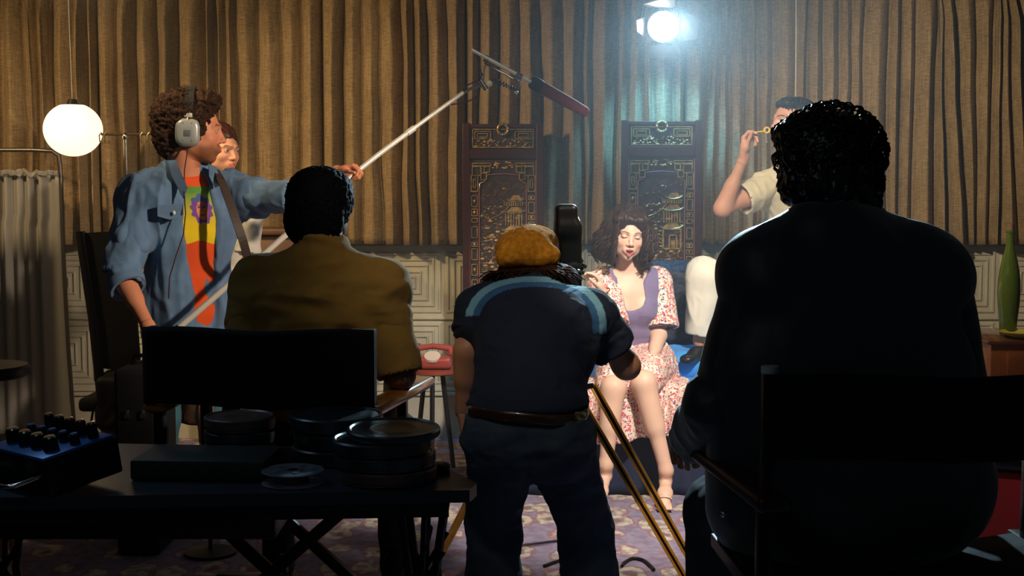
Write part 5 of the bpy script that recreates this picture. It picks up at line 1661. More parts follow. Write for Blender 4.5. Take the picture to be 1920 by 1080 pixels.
# ================================================================== CAMERA OPERATOR bending over the eyepiece
def build_cameraman():
    rs = random.Random(6)
    root = empty('person', (P(990, 900, 3.9).x, 3.9, 0), 0, 'person in an orange-brown cap and navy t-shirt bending over the film camera', 'person')
    hc = P(994, 492, 4.42); M = frame(Vector((.08, 1, -.42))); s = 1.0
    hp, W = head_prims(hc, M, s); Ml = [list(r) for r in M]
    H = P(990, 800, 3.80); C = P(1004, 640, 4.05); N = P(1004, 552, 4.24)
    SL = P(908, 588, 4.18); SR = P(1104, 590, 4.18)
    tp, TM = torso_prims(H, C, N, SR, SL, (0, 1, -.6), 1.0, 1.05, 0)
    ER, WR_ = P(1176, 688, 4.22), P(1108, 588, 4.50)
    EL, WL = P(876, 655, 4.12), P(866, 772, 4.16)
    body = tp + arm_prims(SR, ER, WR_, 1.0) + arm_prims(SL, EL, WL, .95) + [cap_(N - Vector((0, .02, .04)), W(0, -.04, -.05), .066, .060, .03)]
    hj = [P(940, 828, 3.82), P(1046, 828, 3.82)]
    K = [P(925, 990, 3.98), P(1098, 985, 3.98)]
    An = [Vector((P(925, 1080, 3.92).x, 3.92, .10)), Vector((P(1112, 1080, 3.92).x, 3.94, .10))]
    for a, b, c in zip(hj, K, An): body += leg_prims(a, b, c)
    sh = [shell(body, .008), shell(hp, .003)]
    sh.append(shell(hand_prims(WR_, P(1080, 545, 4.56) - WR_, (-1, .2, 0), (0, .3, 1), 1.0, ((30, 45, 30),) * 4), .0035))
    sh.append(shell(hand_prims(WL, Vector((.12, .1, -1)), (1, 0, 0), (0, 1, 0), 1.0, ((25, 35, 25),) * 4), .003))
    shells_to_obj('body', sh, M_skin, root, lambda co: face_colors(co, W, s, M, (.46, .22, .13), (.4, .15, .1), (.05, .02, .01), 'open'))
    tsh, _ = torso_prims(H, C, N, SR, SL, (0, 1, -.6), 1.03, 1.06, .020)
    tsh += [cap_(SL, lerp(SL, EL, .4), .072, .07, .04), cap_(SR, lerp(SR, ER, .4), .072, .07, .04), cap_(lerp(H, C, .2), H, .165, .16, .05, flat=.72, side=(1, 0, 0)),
            ell_(N + Vector((0, .11, .04)), (.08, .08, .06), None, .01, True), box_(H + Vector((0, 0, -.060)), (.4, .4, .12), None, 0, .006, True)]
    def bcol(co):
        px, py = pixof(co)
        C_ = np.tile(np.array((.007, .014, .036)), (len(co), 1))
        dx, dy = (px - 1004) / 126., (py - 618) / 94.
        r = (np.abs(dx) ** 2.5 + np.abs(np.minimum(dy, 0)) ** 2.5) ** (1 / 2.5)
        ok = (py < np.where(px < 1004, 592, 625)) & (co[:, 1] < 4.3)
        C_ = np.where((ok & (r > .85) & (r < .95))[:, None], np.array((.03, .11, .26)), C_)
        C_ = np.where((ok & (r >= .95) & (r < 1.06))[:, None], np.array((.16, .36, .50)), C_)
        return C_
    shs = [shell(tsh, .005, addf(folds((7, 7, 12), .010, 51), folds((20, 20, 30), .003, 52))), sleeve(SL, lerp(SL, EL, .62), .078, .074, .005, folds((16, 16, 16), .006)), sleeve(SR, lerp(SR, ER, .62), .080, .078, .005, folds((16, 16, 16), .008))]
    shells_to_obj('t_shirt', shs, mat('striped_cotton', (.02, .03, .06), .85, attr='col', weave=(400, .15)), root, bcol)
    jn = []
    for a, b, c in zip(hj, K, An): jn += leg_prims(a, b, c - Vector((0, 0, .04)), 1.02, .020)
    for b, c in zip(K, An): jn.append(cap_(lerp(b, c, .3), c - Vector((0, 0, .03)), .075, .090, .03))
    jn += [ell_(H + Vector((0, .01, -.02)), (.182, .145, .13), None, .05), ell_(lerp(hj[0], H, .2) + Vector((0, -.04, -.01)), (.10, .10, .11), None, .03), ell_(lerp(hj[1], H, .2) + Vector((0, -.04, -.01)), (.10, .10, .11), None, .03),
           box_(H + Vector((0, 0, .17)), (.4, .4, .10), None, 0, .005, True)]
    shells_to_obj('jeans', [shell(jn, .0065, addf(folds((9, 9, 14), .010, 55), folds((26, 26, 34), .003, 5)))], mat('dark_denim', (.035, .055, .085), .85, bump=(300, .3, .001), var=(12, .25)), root)
    mb = MB()
    def belt(a, b):
        t = 2 * math.pi * a
        return H + Vector((.176 * math.cos(t), .142 * math.sin(t) + .006, .030 + .032 * b + .008 * math.sin(t * 2)))
    mb.grid(belt, 72, 3); o = mb.build('belt', mat('belt_leather', (.035, .015, .008), .3, coat=.5), root, angle=180); o.modifiers.new('t', 'SOLIDIFY').thickness = .005
    MB().box(P(1088, 780, 3.62), (.03, .006, .022), bev=.003).build('belt_buckle', mat('gold', (.75, .55, .22), .22, metal=1.0), root)
    for c in An: shells_to_obj('shoe', [shoe_shell(Vector((c.x, c.y - .05, 0)), Vector((c.x, c.y + .22, 0)), h=.006)], mat('brown_leather', (.16, .065, .025), .4), root)
    # long brown hair spilling over the shoulders
    core = [ell_(P(990, 505, 4.36), (.095, .06, .045), None, .03), ell_(P(985, 526, 4.27), (.125, .06, .036), None, .04), ell_(P(1040, 520, 4.30), (.08, .06, .04), None, .04), ell_(W(0, .12, -.01), (.07, .07, .09), Ml, .01, True)]
    hm = hair_mat('brown_hair', (.035, .013, .006), .7, .15)
    shells_to_obj('hair', [shell(core, .005, addf(folds((16, 40, 40), .008, 3), folds((30, 70, 70), .004, 5)))], hm, root)
    mb = MB()
    for k in range(260):
        u = rs.uniform(-1, 1)
        a = P(992 + u * 52, 506 + 4 * abs(u), 4.27 - .02 * rs.random()); side = u + rs.uniform(-.3, .4)
        b = P(992 + side * 80, 526 + rs.uniform(-6, 12), 4.20 + rs.uniform(-.03, .03)); m_ = lerp(a, b, .5) + Vector((0, -.03 - .02 * rs.random(), .015))
        pts = [a, lerp(a, m_, .6) , m_, lerp(m_, b, .5) + Vector((0, -.008, .004)), b]
        pts = curve_pts(pts, 3)
        mb.tube(pts, .003, 4, [.0032 * (1 - .6 * q / len(pts)) for q in range(len(pts))])
    mb.build('hair_strands', hm, root, angle=180)
    # soft cap with a ribbed edge
    cp = [ell_(P(990, 472, 4.36), (.094, .13, .076), [list(r) for r in frame(Vector((.05, 1, -.25)))], .02), ell_(P(1002, 450, 4.40), (.066, .08, .045), None, .04), ell_(P(962, 470, 4.36), (.046, .07, .046), None, .04),
          cap_(P(950, 480, 4.28), P(1030, 480, 4.28), .034, .034, .03),
          box_(P(990, 500, 4.32) + Vector((0, 0, -.05)), (.2, .25, .045), [list(r) for r in frame(Vector((.0, 1, -.15)))], 0, .006, True)]
    shells_to_obj('cap', [shell(cp, .004, addf(folds((14, 14, 14), .006, 9), folds((90, 90, 90), .0015, 2)))], mat('rust_plush', (.88, .34, .03), .95, bump=(420, .9, .003), sheen=.05, spec=.1, var=(60, .35)), root)
build_cameraman()

# ================================================================== MAN IN THE DARK SUIT (seated, nearest)
def build_suit():
    rs = random.Random(8)
    root = empty('person', (P(1580, 900, 2.95).x, 2.95, 0), 0, 'large seated man with wavy black hair in a dark suit jacket, seen from behind', 'person')
    hc = P(1546, 318, 3.02); M = frame(Vector((-.22, 1, .02))); s = 1.08
    hp, W = head_prims(hc, M, s); Ml = [list(r) for r in M]
    N = P(1560, 428, 2.95); C = P(1575, 640, 2.95); H = P(1580, 960, 2.95)
    SL = P(1445, 520, 2.95); SR = P(1722, 522, 2.95)
    tp, TM = torso_prims(H, C, N, SR, SL, (0, 1, 0), 1.15, 1.15, 0)
    EL, WL = P(1352, 770, 2.93), P(1292, 838, 3.20)
    ER, WR_ = P(1812, 800, 2.92), P(1790, 880, 3.2)
    body = tp + arm_prims(SR, ER, WR_, 1.05) + arm_prims(SL, EL, WL, 1.05) + [cap_(N - Vector((0, 0, .08)), W(0, -.03, -.07), .074, .068, .03), cap_(N, W(0, -.05, -.02), .068, .068, .03)]
    hj = [H + Vector((-.11, .03, -.0)), H + Vector((.11, .03, -.0))]
    K = [P(1348, 955, 3.42), P(1700, 1010, 3.45)]
    An = [Vector((P(1345, 1000, 3.45).x, 3.46, .12)), Vector((K[1].x, 3.5, .12))]
    for a, b, c in zip(hj, K, An): body += leg_prims(a, b, c, 1.05)
    sh = [shell(body, .009), shell(hp, .0035)]
    sh.append(shell(hand_prims(WL, P(1276, 842, 3.34) - WL, (0, 0, -1), (1, .3, 0), 1.0, ((50, 70, 50),) * 4, (20, 10)), .003))
    sh.append(shell(hand_prims(WR_, Vector((-.1, 1, 0)), (0, 0, -1), (-1, 0, 0), 1.05, ((20, 40, 30),) * 4), .0035))
    shells_to_obj('body', sh, M_skin, root, lambda co: face_colors(co, W, s, M, (.50, .25, .16), (.4, .15, .1), (.01, .01, .01), 'open'))
    i = .045
    js, _ = torso_prims(H, C, N, SR, SL, (0, 1, 0), 1.16, 1.14, i)
    # padded square shoulders
    js += [cap_(N + Vector((-.05, 0, -.045)), P(1392, 488, 2.95), .055, .036, .04), cap_(N + Vector((.05, 0, -.045)), P(1766, 500, 2.95), .055, .038, .04),
           cap_(P(1450, 525, 2.95), P(1715, 525, 2.95), .10, .10, .05), cap_(P(1440, 700, 2.95), P(1450, 930, 2.95), .15, .15, .06), cap_(P(1700, 700, 2.95), P(1720, 900, 2.95), .15, .17, .06),
           ell_(N + Vector((0, .02, .085)), (.085, .085, .08), None, .012, True), box_(Vector((H.x, H.y, .30)), (.6, .6, .14), None, 0, .02, True)]
    jm = mat('dark_wool', (.022, .030, .034), .5, bump=(260, .25, .001), sheen=.7)
    shs = [shell(js, .008, addf(folds((6, 6, 4), .008, 61), folds((18, 18, 12), .002, 62)))]
    shs.append(sleeve(P(1428, 530, 2.95), P(1350, 785, 2.93), .085, .078, .007, folds((10, 10, 8), .008, 63)))
    shs.append(sleeve(P(1345, 762, 2.93), lerp(EL, WL, .80), .080, .062, .007, folds((16, 16, 16), .006, 65)))
    shs.append(sleeve(P(1742, 530, 2.95), P(1800, 815, 2.92), .085, .078, .007, folds((10, 10, 8), .008, 64)))
    shs.append(sleeve(P(1808, 790, 2.92), lerp(ER, WR_, .80), .080, .062, .007, folds((16, 16, 16), .006, 66)))
    # collar roll at the neck
    cr = [cap_(N + Vector((-.075, -.03, -.012)), N + Vector((0, -.078, .012)), .022, .026, .02), cap_(N + Vector((.075, -.03, -.012)), N + Vector((0, -.078, .012)), .022, .026, .02), cap_(N + Vector((-.08, -.03, -.012)), N + Vector((-.07, .06, -.03)), .022, .02, .02), cap_(N + Vector((.08, -.03, -.012)), N + Vector((.07, .06, -.03)), .022, .02, .02)]
    shs.append(shell(cr, .005))
    shells_to_obj('jacket', shs, jm, root)
    jn = []
    for a, b, c in zip(hj, K, An): jn += leg_prims(a, b, c - Vector((0, 0, .03)), 1.05, .025)
    jn += [ell_(H, (.2, .16, .13), None, .05)]
    shells_to_obj('trousers', [shell(jn, .01, folds((12, 12, 12), .006))], mat('dark_trousers', (.03, .035, .04), .85), root)
    for c in An: shells_to_obj('shoe', [shoe_shell(Vector((c.x, c.y - .05, .04)), Vector((c.x, c.y + .22, .04)), h=.006)], mat('black_leather', (.01, .01, .012), .35), root)
    core = [ell_(W(0, -.025, .028), (.104, .120, .095), Ml, .03), ell_(W(0, -.088, -.030), (.092, .050, .075), Ml, .03), ell_(W(-.03, .0, .072), (.085, .10, .040), Ml, .03), ell_(W(.082, -.03, -.035), (.026, .05, .05), Ml, .02), ell_(W(-.082, -.03, -.030), (.026, .05, .045), Ml, .02),
            ell_(W(.04, -.095, -.085), (.055, .03, .025), Ml, .02), ell_(W(0, .12, -.01), (.07, .07, .09), Ml, .01, True)]
    hm = hair_mat('glossy_black_hair', (.008, .008, .011), .30, .8)
    shells_to_obj('hair', [shell(core, .004, addf(folds((38, 38, 38), .010, 3), folds((80, 80, 80), .004, 4)))], hm, root)
    mb = MB()
    for k in range(620):
        v = Vector((rs.gauss(0, 1), rs.gauss(0, 1), rs.gauss(0, 1))).normalized()
        if v.z < -.45 or (v.y > .6 and v.z < .3): continue
        r0 = Vector((v.x * .102, -.022 + v.y * .116, .035 + v.z * .094))
        t1 = v.orthogonal().normalized(); t2 = v.cross(t1); ph = rs.uniform(0, 6.28)
        dr = (t1 * math.cos(ph) + t2 * math.sin(ph)); ln = rs.uniform(.02, .045)
        pts = [W(*(r0 + dr * ln * q / 6 + v * (.010 * math.sin(q / 6 * 3.14) + .004 * rs.random()))) for q in range(7)]
        mb.tube(pts, .002, 4, [.0040 * (1 - q / 8) for q in range(7)])
    mb.build('hair_waves', hm, root, angle=180)
build_suit()
# ================================================================== FURNITURE AND EQUIPMENT
M_canvas = mat('black_canvas', (.003, .0035, .0045), .9, weave=(420, .2))
M_walnut = mat('varnished_wood', (.42, .15, .03), .28, coat=.5, var=(14, .3), bump=(40, .1, .001))
M_blkwood = mat('black_wood', (.010, .008, .008), .4)
def director_chair(cx, cy, rz, back_top, seat_z, label, w_=.60, armmat=None, cap=None, bh=.18):
    root = empty('director_chair', (cx, cy, 0), rz, label, 'chair', 'director chairs of the crew')
    Mx = Matrix.Translation((cx, cy, 0)) @ Matrix.Rotation(rz, 4, 'Z')
    h = w_ / 2
    am = seat_z + .20
    def B(nm, mb, m_, smooth=True): return mb.xform(Mx).build(nm, m_, root, smooth=smooth)
    for q in (-1, 1):
        B('back_post', MB().box((q * h, -.22, (am + back_top) / 2 - .01), (.028, .034, back_top - am + .02), bev=.004), M_blkwood)
        B('armrest', MB().box((q * (h + .012), .05, am), (.070, .60, .034), (0, 0, -q * .07), bev=.014, seg=3), armmat or M_walnut)
        B('arm_post', MB().box((q * h, .17, (am + seat_z) / 2), (.028, .034, am - seat_z), bev=.003), M_blkwood)
        B('arm_post', MB().box((q * h, -.19, (am + seat_z) / 2), (.028, .034, am - seat_z), bev=.003), M_blkwood)
        B('seat_rail', MB().box((q * h, 0, seat_z), (.03, .50, .03), bev=.003), M_blkwood)
        B('floor_rail', MB().box((q * h, 0, .025), (.035, .50, .05), bev=.006), M_blkwood)
    for y in (-.18, .18):
        B('cross_leg', MB().bar((-h, y, .04), (h, y, seat_z - .01), .034, .022, (0, 1, 0)), M_blkwood)
        B('cross_leg', MB().bar((h, y + .024, .04), (-h, y + .024, seat_z - .01), .034, .022, (0, 1, 0)), M_blkwood)
    B('footrest', MB().box((0, .24, .16), (w_, .03, .05), bev=.004), M_blkwood)
    mb = MB(); mb.grid(lambda a, b: Vector((-h - .018 + (w_ + .036) * a, -.245 - .02 * math.sin(math.pi * a), back_top - bh + bh * b + .004 * math.sin(a * 9))), 40, 12)
    o = B('back_canvas', mb, M_canvas); o.modifiers.new('t', 'SOLIDIFY').thickness = .012
    mb = MB(); mb.grid(lambda a, b: Vector((-h + w_ * a, -.22 + .44 * b, seat_z + .016 - .03 * math.sin(math.pi * a))), 30, 4)
    o = B('seat_canvas', mb, M_canvas); o.modifiers.new('t', 'SOLIDIFY').thickness = .008
    if cap:
        for q in (-1, 1):
            B('post_cap', MB().cyl((q * h, -.22, back_top), (q * h, -.22, back_top + .014), .017), cap)
            B('arm_bolt', MB().sphere((q * (h + .028), .05, am - .09), .008), mat('bright_chrome', (.8, .76, .68), .18, metal=1.0))
    return root
director_chair(P(536, 680, 3.88).x, 3.88, R(-8), 1.025, .60, 'black canvas director chair holding the man in the mustard sweater', .62, bh=.215)
director_chair(P(1715, 700, 2.75).x, 2.80, R(3), 1.055, .60, 'black canvas director chair holding the man in the dark suit', .70, mat('dark_wood', (.05, .02, .01), .4), mat('pale_cap', (.6, .72, .66), .25), bh=.165)

# ---- tall dark chair with bags behind the operator, left
cY = 5.86
root = empty('tall_chair', (P(215, 850, cY).x, cY, 0), 0, 'tall black chair standing at the left behind the man in headphones', 'chair')
def q3(px, py, dy=0): return P(px, py, cY + dy)
MB().poly([q3(153, 437), q3(212, 434, .0), q3(255, 600), q3(262, 700), q3(186, 690)], (0, .03, 0)).build('backrest', M_canvas, root, smooth=False)
for dy in (0, .40):
    MB().tube([q3(150, 434, dy), q3(175, 600, dy), q3(190, 740, dy), q3(196, 790, dy), Vector((q3(216, 860, dy).x, cY + dy, .0))], .022, 10).build('leg', M_blkwood, root)
for dy in (0, .40):
    a_ = q3(300, 730, dy); MB().tube([a_, Vector((a_.x + .03, a_.y, 0))], .022, 10).build('leg', M_blkwood, root)
MB().box(q3(245, 745, .2), (.34, .46, .06), bev=.02, seg=3).build('seat', M_canvas, root)
bg = [ell_(q3(240, 770, -.02), (.14, .10, .13), None, .04), box_(q3(250, 750, -.02), (.11, .07, .09), None, .03, .03), ell_(q3(288, 790, -.02), (.10, .09, .15), None, .04)]
ba = shells_to_obj('bag', [shell(bg, .008, folds((9, 9, 9), .012))], mat('black_bag', (.004, .004, .005), .7), None)
tag(ba, 'soft black bag slung on the side of the tall black chair', 'bag')
mb = MB(); mb.tube(curve_pts([q3(192, 745, -.10), q3(178, 760, -.10), q3(170, 800, -.1), q3(168, 860, -.1), Vector((q3(172, 900, -.1).x, cY - .1, .006))]), .005, 6)
tag(mb.build('cable', M_blk), 'thin black cable hanging from the tall black chair to the floor', 'cable')
# ---- dark bulk cloth between chair and table
# ---- table with iron legs
TZ = .70
root = empty('equipment_table', (-.75, 3.3, 0), 0, 'dark table with crossed iron legs carrying the mixer and film cans', 'table')
M_tab = mat('table_top', (.020, .032, .040), .35, bump=(30, .05, .001))
MB().poly([(-1.52, 3.0, TZ - .03), (-.10, 3.10, TZ - .03), (-.085, 3.17, TZ - .03), (-.28, 3.60, TZ - .03), (-1.52, 3.70, TZ - .03)], (0, 0, .03)).build('table_top', M_tab, root, smooth=False)
MB().poly([(-1.50, 3.03, TZ - .07), (-.15, 3.12, TZ - .07), (-.30, 3.55, TZ - .07), (-1.50, 3.65, TZ - .07)], (0, 0, .039)).build('apron', M_blkwood, root, smooth=False)
MB().box((-1.02, 3.30, .615), (.92, .40, .07), bev=.006).build('dark_under_box', M_blkwood, root)  # plain dark box standing in for an unidentified mass under the table
for lx in (-.21, -1.28):
    mb = MB()
    # crossing cast-iron bars
    for yy in (3.14, 3.32):
        mb.tube([(lx - .055, yy, TZ - .07), (lx - .03, yy, .42), (lx - .06, yy, .2), (lx - .02, yy, .0)], .010, 8)
        mb.tube([(lx + .045, yy, TZ - .07), (lx + .02, yy, .45), (lx + .05, yy, .22), (lx + .03, yy, .0)], .010, 8)
        mb.tube([(lx - .055, yy, .52), (lx + .04, yy, .36), (lx - .05, yy, .18)], .007, 8)
        mb.tube([(lx + .045, yy, .54), (lx - .05, yy, .38), (lx + .05, yy, .2)], .007, 8)
        mb.tube([(lx, yy, TZ - .07), (lx - .01, yy, .4), (lx + .01, yy, .12), (lx, yy, 0)], .007, 8)
    mb.cyl((lx, 3.14, .30), (lx, 3.32, .30), .010); mb.cyl((lx, 3.14, .55), (lx, 3.32, .55), .010)
    mb.build('iron_leg', M_blk, root)
MB().bar((-1.28, 3.23, .3), (-.21, 3.23, .3), .022, .022, (0, 0, 1)).build('stretcher', M_blk, root)

# flat black case lying on the table
cs = MB(); cs.box((-.76, 3.29, TZ + .026), (.33, .20, .05), (0, 0, R(-3)), .006)
tag(cs.build('case', mat('case_leatherette', (.016, .022, .022), .55, bump=(200, .3, .001))), 'flat black case lying on the table between the mixer and the cans', 'case')

# film cans, each one its own
M_can = mat('can_metal', (.10, .115, .125), .30, metal=.85, var=(8, .3))
M_can2 = mat('rusty_can', (.16, .105, .085), .45, metal=.5, var=(20, .3))
def film_can(c, r, h, label, m_, grp, tilt=(0, 0)):
    root = empty('film_can', c, 0, label, 'film can', grp)
    T = Matrix.Translation(c) @ Euler((tilt[0], tilt[1], 0)).to_matrix().to_4x4()
    MB().lathe([(0, 0), (r - .004, 0), (r, .003), (r, h * .55), (r - .002, h * .6), (0, h * .6)], (0, 0, 0), 56).xform(T).build('can_body', m_, root)
    MB().lathe([(r + .0015, h * .30), (r + .0025, h * .32), (r + .0025, h - .004), (r - .001, h), (r - .006, h + .0004), (r - .010, h - .003), (r * .55, h - .003), (r * .5, h - .0015), (r * .45, h - .003), (0, h - .003)], (0, 0, 0), 56).xform(T).build('can_lid', m_, root)
    return root
g_ = 'film cans stacked on the equipment table'
fs = P(724, 850, 3.22); r1 = 95 / FPX * 3.22
names = ('lowest', 'second from the bottom')
z = TZ + .0005
for k in range(2):
    film_can((fs.x + (.003, -.004, .002)[k], fs.y + (.0, .004, -.002)[k], z), r1 - .003 * (k == 0), .034, 'flat round metal film can, %s of the front right stack' % names[k], M_can if k else M_can2, g_); z += .0352
film_can((fs.x - .012, fs.y - .002, z), r1 - .004, .034, 'dark round film can on top of the front right stack, shiny lid', M_can, g_)
film_can((fs.x + .018, fs.y + .004, z + .0353), r1 - .010, .022, 'open lid-like shallow can tipped on the front right stack', M_can, g_, (R(2.5), 0))
bs = P(634, 800, 3.46); r2 = 86 / FPX * 3.46; z = TZ + .0005
for k in range(3):
    film_can((bs.x + (.0, .006, -.004)[k], bs.y, z), r2, .038, ('round film can, lowest of the stack behind the clear reel', 'round film can, middle of the stack behind the clear reel', 'round film can topping the rear stack, bright rim catching light')[k], M_can, g_); z += .0412
ls = P(450, 835, 3.49); r3 = 65 / FPX * 3.49; z = TZ + .0005
for k in range(3):
    film_can((ls.x, ls.y + .0 , z), r3, .036, ('smaller film can, lowest of the left stack on the table', 'smaller film can, middle of the left stack on the table', 'smaller brownish film can on top of the left stack')[k], M_can2 if k == 2 else M_can, g_); z += .0372
# clear reel in front
c = P(549, 885, 3.17)
c.z = TZ
root = empty('film_reel', c, 0, 'clear plastic film reel lying in front of the cans', 'film reel')
Mcl = mat('clear_plastic', (.75, .8, .9), .08, trans=.85, ior=1.45)
rr_ = 58 / FPX * 3.17
for z_ in (.001, .030):
    MB().lathe([(.012, z_), (rr_, z_), (rr_ + .002, z_ + .002), (rr_, z_ + .004), (.012, z_ + .004)], c, 48).build('flange', Mcl, root)
MB().lathe([(.012, .004), (.030, .004), (.030, .030), (.012, .030)], c, 32).build('hub', mat('white_hub', (.5, .52, .55), .3), root)
MB().lathe([(.031, .006), (.040, .006), (.040, .028), (.031, .028)], c, 40).build('film_roll', mat('film_brown', (.06, .04, .045), .25), root)
for k in range(5):
    a_ = k * 1.257; MB().lathe([(.0, .0345), (.009, .0345), (.009, .0365), (0, .0365)], (c.x + .045 * math.cos(a_), c.y + .045 * math.sin(a_), c.z), 14).build('reel_hole_rim', Mcl, root)
c = P(833, 882, 3.28); c.z = TZ
tag(MB().lathe([(0, .0), (.028, 0), (.030, .004), (.030, .018), (.024, .022), (0, .022)], P(822, 862, 3.30).xy.to_3d() + Vector((0, 0, TZ)), 28).build('lens_cap', M_blk), 'small round black cap at the right corner of the table beside the cans', 'lens cap')

# ---- sound mixer
mc = P(105, 905, 3.16); mc.z = TZ + .0
root = empty('sound_mixer', (mc.x, mc.y, TZ), R(-40), 'blue sound mixer with rows of silver knobs on the left of the table', 'mixer')
MX = Matrix.Translation((mc.x, mc.y + .02, TZ)) @ Matrix.Rotation(R(-40), 4, 'Z') @ Matrix.Translation((0, 0, .012)) @ Matrix.Rotation(R(9), 4, 'X')
M_blue = mat('mixer_blue', (.02, .12, .38), .35, metal=.2)
MB().box((0, 0, .045), (.25, .20, .09), bev=.006).xform(MX).build('mixer_body', M_blk, root)
MB().box((0, -.005, .093), (.245, .19, .008), bev=.002).xform(MX).build('control_panel', M_blue, root)
Mkn = mat('bright_chrome', (.8, .76, .68), .18, metal=1.0)
def knob(x, y, r, h, m2):
    b_ = MB().lathe([(0, 0), (r, 0), (r * .92, h * .9), (r * .85, h), (0, h)], (x, y, .097), 24).xform(MX).build('knob', M_blk, root)
    MB().lathe([(0, h + .0005), (r * .8, h + .0005), (r * .7, h + .004), (0, h + .005)], (x, y, .097), 24).xform(MX).build('knob_top', m2, b_)
for k in range(4): knob(-.085 + k * .055, -.050, .018, .030, Mkn)
for k in range(5): knob(-.095 + k * .047, .005, .012, .022, M_blue)
for k in range(5): knob(-.095 + k * .047, .055, .013, .034, Mkn)
mb = MB(); mb.tube([(-.10, -.10, .05), (-.10, -.165, .05), (-.085, -.18, .05), (.085, -.18, .05), (.10, -.165, .05), (.10, -.10, .05)], .0055, 10)
mb.xform(MX).build('handle', mat('bright_chrome', (.8, .76, .68), .18, metal=1.0), root)

# ---- stool at the far left
s0 = P(12, 694, 4.4)
root = empty('stool', (s0.x - .02, 4.4, 0), 0, 'dark stool with pale wooden legs at the lower left edge', 'stool')
MB().lathe([(0, 0), (.14, 0), (.155, .012), (.155, .03), (.145, .04), (0, .04)], (s0.x - .10, 4.45, s0.z - .03), 40).build('seat', M_blkwood, root)
mw = mat('pale_leg_wood', (.34, .17, .08), .45)
for a_, b_ in (((s0.x - .06, 4.36, s0.z - .03), (P(46, 930, 4.3).x, 4.28, .0)), ((s0.x - .17, 4.36, s0.z - .03), (s0.x - .26, 4.28, 0)), ((s0.x - .12, 4.55, s0.z - .03), (s0.x - .13, 4.66, 0))):
    MB().tube([a_, b_], .013, 10, [.015, .012]).build('leg', mw, root)

# ---- red telephone on a small round table
tp = P(812, 690, 6.55)
root = empty('side_table', (tp.x, 6.55, 0), 0, 'small reddish side table under the red telephone', 'side table')
MB().lathe([(0, -.028), (.10, -.028), (.125, -.02), (.125, 0), (0, 0)], (tp.x - .0, 6.55, tp.z), 36).build('table_top', mat('red_wood', (.26, .055, .03), .4), root)
for k in range(3):
    a_ = k * 2.1 + .5; MB().tube([(tp.x + .05 * math.cos(a_), 6.55 + .05 * math.sin(a_), tp.z - .03), (tp.x + .11 * math.cos(a_), 6.55 + .11 * math.sin(a_), 0)], .012, 8).build('leg', M_blkwood, root)
root = empty('telephone', (tp.x, 6.53, tp.z), 0, 'red rotary telephone on the small side table behind the crew', 'telephone')
Mrd = mat('red_phone', (.32, .06, .05), .25, coat=.5)
MB().box((tp.x, 6.55, tp.z + .033), (.19, .16, .06), bev=.02, seg=4).build('telephone_body', Mrd, root)
MB().lathe([(0, 0), (.042, 0), (.040, .012), (0, .014)], (tp.x, 6.50, tp.z + .058), 28, (0, -.55, 1)).build('dial', mat('dial_white', (.6, .5, .45), .3), root)
MB().tube([(tp.x - .095, 6.56, tp.z + .075), (tp.x - .08, 6.56, tp.z + .098), (tp.x, 6.56, tp.z + .108), (tp.x + .08, 6.56, tp.z + .098), (tp.x + .095, 6.56, tp.z + .075)], .016, 12, [.026, .016, .014, .016, .026]).build('handset', Mrd, root)

# ---- wooden dresser behind the operator
dz = P(510, 430, 6.75).z
root = empty('dresser', (P(525, 600, 6.9).x, 6.95, 0), 0, 'low brown wooden cabinet against the back wall behind the boom operator', 'cabinet')
dx = P(530, 600, 6.9).x
MB().box((dx, 7.0, (dz - .04) / 2 + .02), (.36, .34, dz - .04), bev=.005).build('cabinet_body', mat('brown_cabinet', (.13, .06, .03), .5, var=(9, .3)), root)
MB().box((dx, 6.99, dz - .015), (.40, .40, .03), bev=.006).build('cabinet_top', MATS['brown_cabinet'], root)
for z_ in (.25, .62): 
    d_ = MB().box((dx, 6.822, z_ + .09), (.32, .014, .32), bev=.004).build('drawer', MATS['brown_cabinet'], root); MB().sphere((dx, 6.808, z_ + .1), .012).build('knob', M_brass, d_)

# ---- right side: chest with bottle and dish
cb = P(1890, 640, 5.85)
root = empty('wooden_cabinet', (cb.x + .30, 5.95, 0), 0, 'orange-brown wooden cabinet carrying the green bottle at the right edge', 'cabinet')
Mor = mat('orange_wood', (.42, .13, .035), .35, var=(12, .25), coat=.3)
x0 = P(1858, 640, 5.75).x
MB().box((x0 + .45, 6.00, cb.z / 2), (.90, .50, cb.z), bev=.008).build('cabinet_body', Mor, root)
MB().box((x0 + .45, 6.00, cb.z + .006), (.94, .54, .016), bev=.004).build('cabinet_top', mat('dark_top', (.16, .05, .025), .25, coat=.5), root)
dr = MB().box((x0 + .47, 5.742, cb.z - .10), (.80, .02, .13), bev=.004).build('drawer', Mor, root)
MB().box((x0 + .47, 5.728, cb.z - .10), (.14, .012, .014), bev=.003).build('handle', M_brass, dr)
bt = P(1889, 634, 5.95); bt.z = cb.z + .015
root = empty('glass_bottle', bt, 0, 'tall green glass bottle with a slender neck on the wooden cabinet', 'bottle')
Hb = (634 - 436) / FPX * 5.95; Rb = 21 / FPX * 5.95
prof = [(0, 0), (.62, 0), (.70, .01), (.80, .15), (.95, .30), (1.0, .42), (.97, .52), (.85, .62), (.66, .72), (.48, .80), (.36, .87), (.31, .93), (.30, .97), (.36, .975), (.36, 1.0), (.24, 1.0), (.22, .93), (.36, .80), (.72, .62), (.86, .42), (.6, .05), (0, .04)]
MB().lathe([(r_ * Rb, z_ * Hb) for r_, z_ in prof], bt, 40).build('bottle_body', mat('green_glass', (.15, .22, .02), .10, trans=.55, ior=1.5, coat=.6, bump=(18, .5, .01)), root)
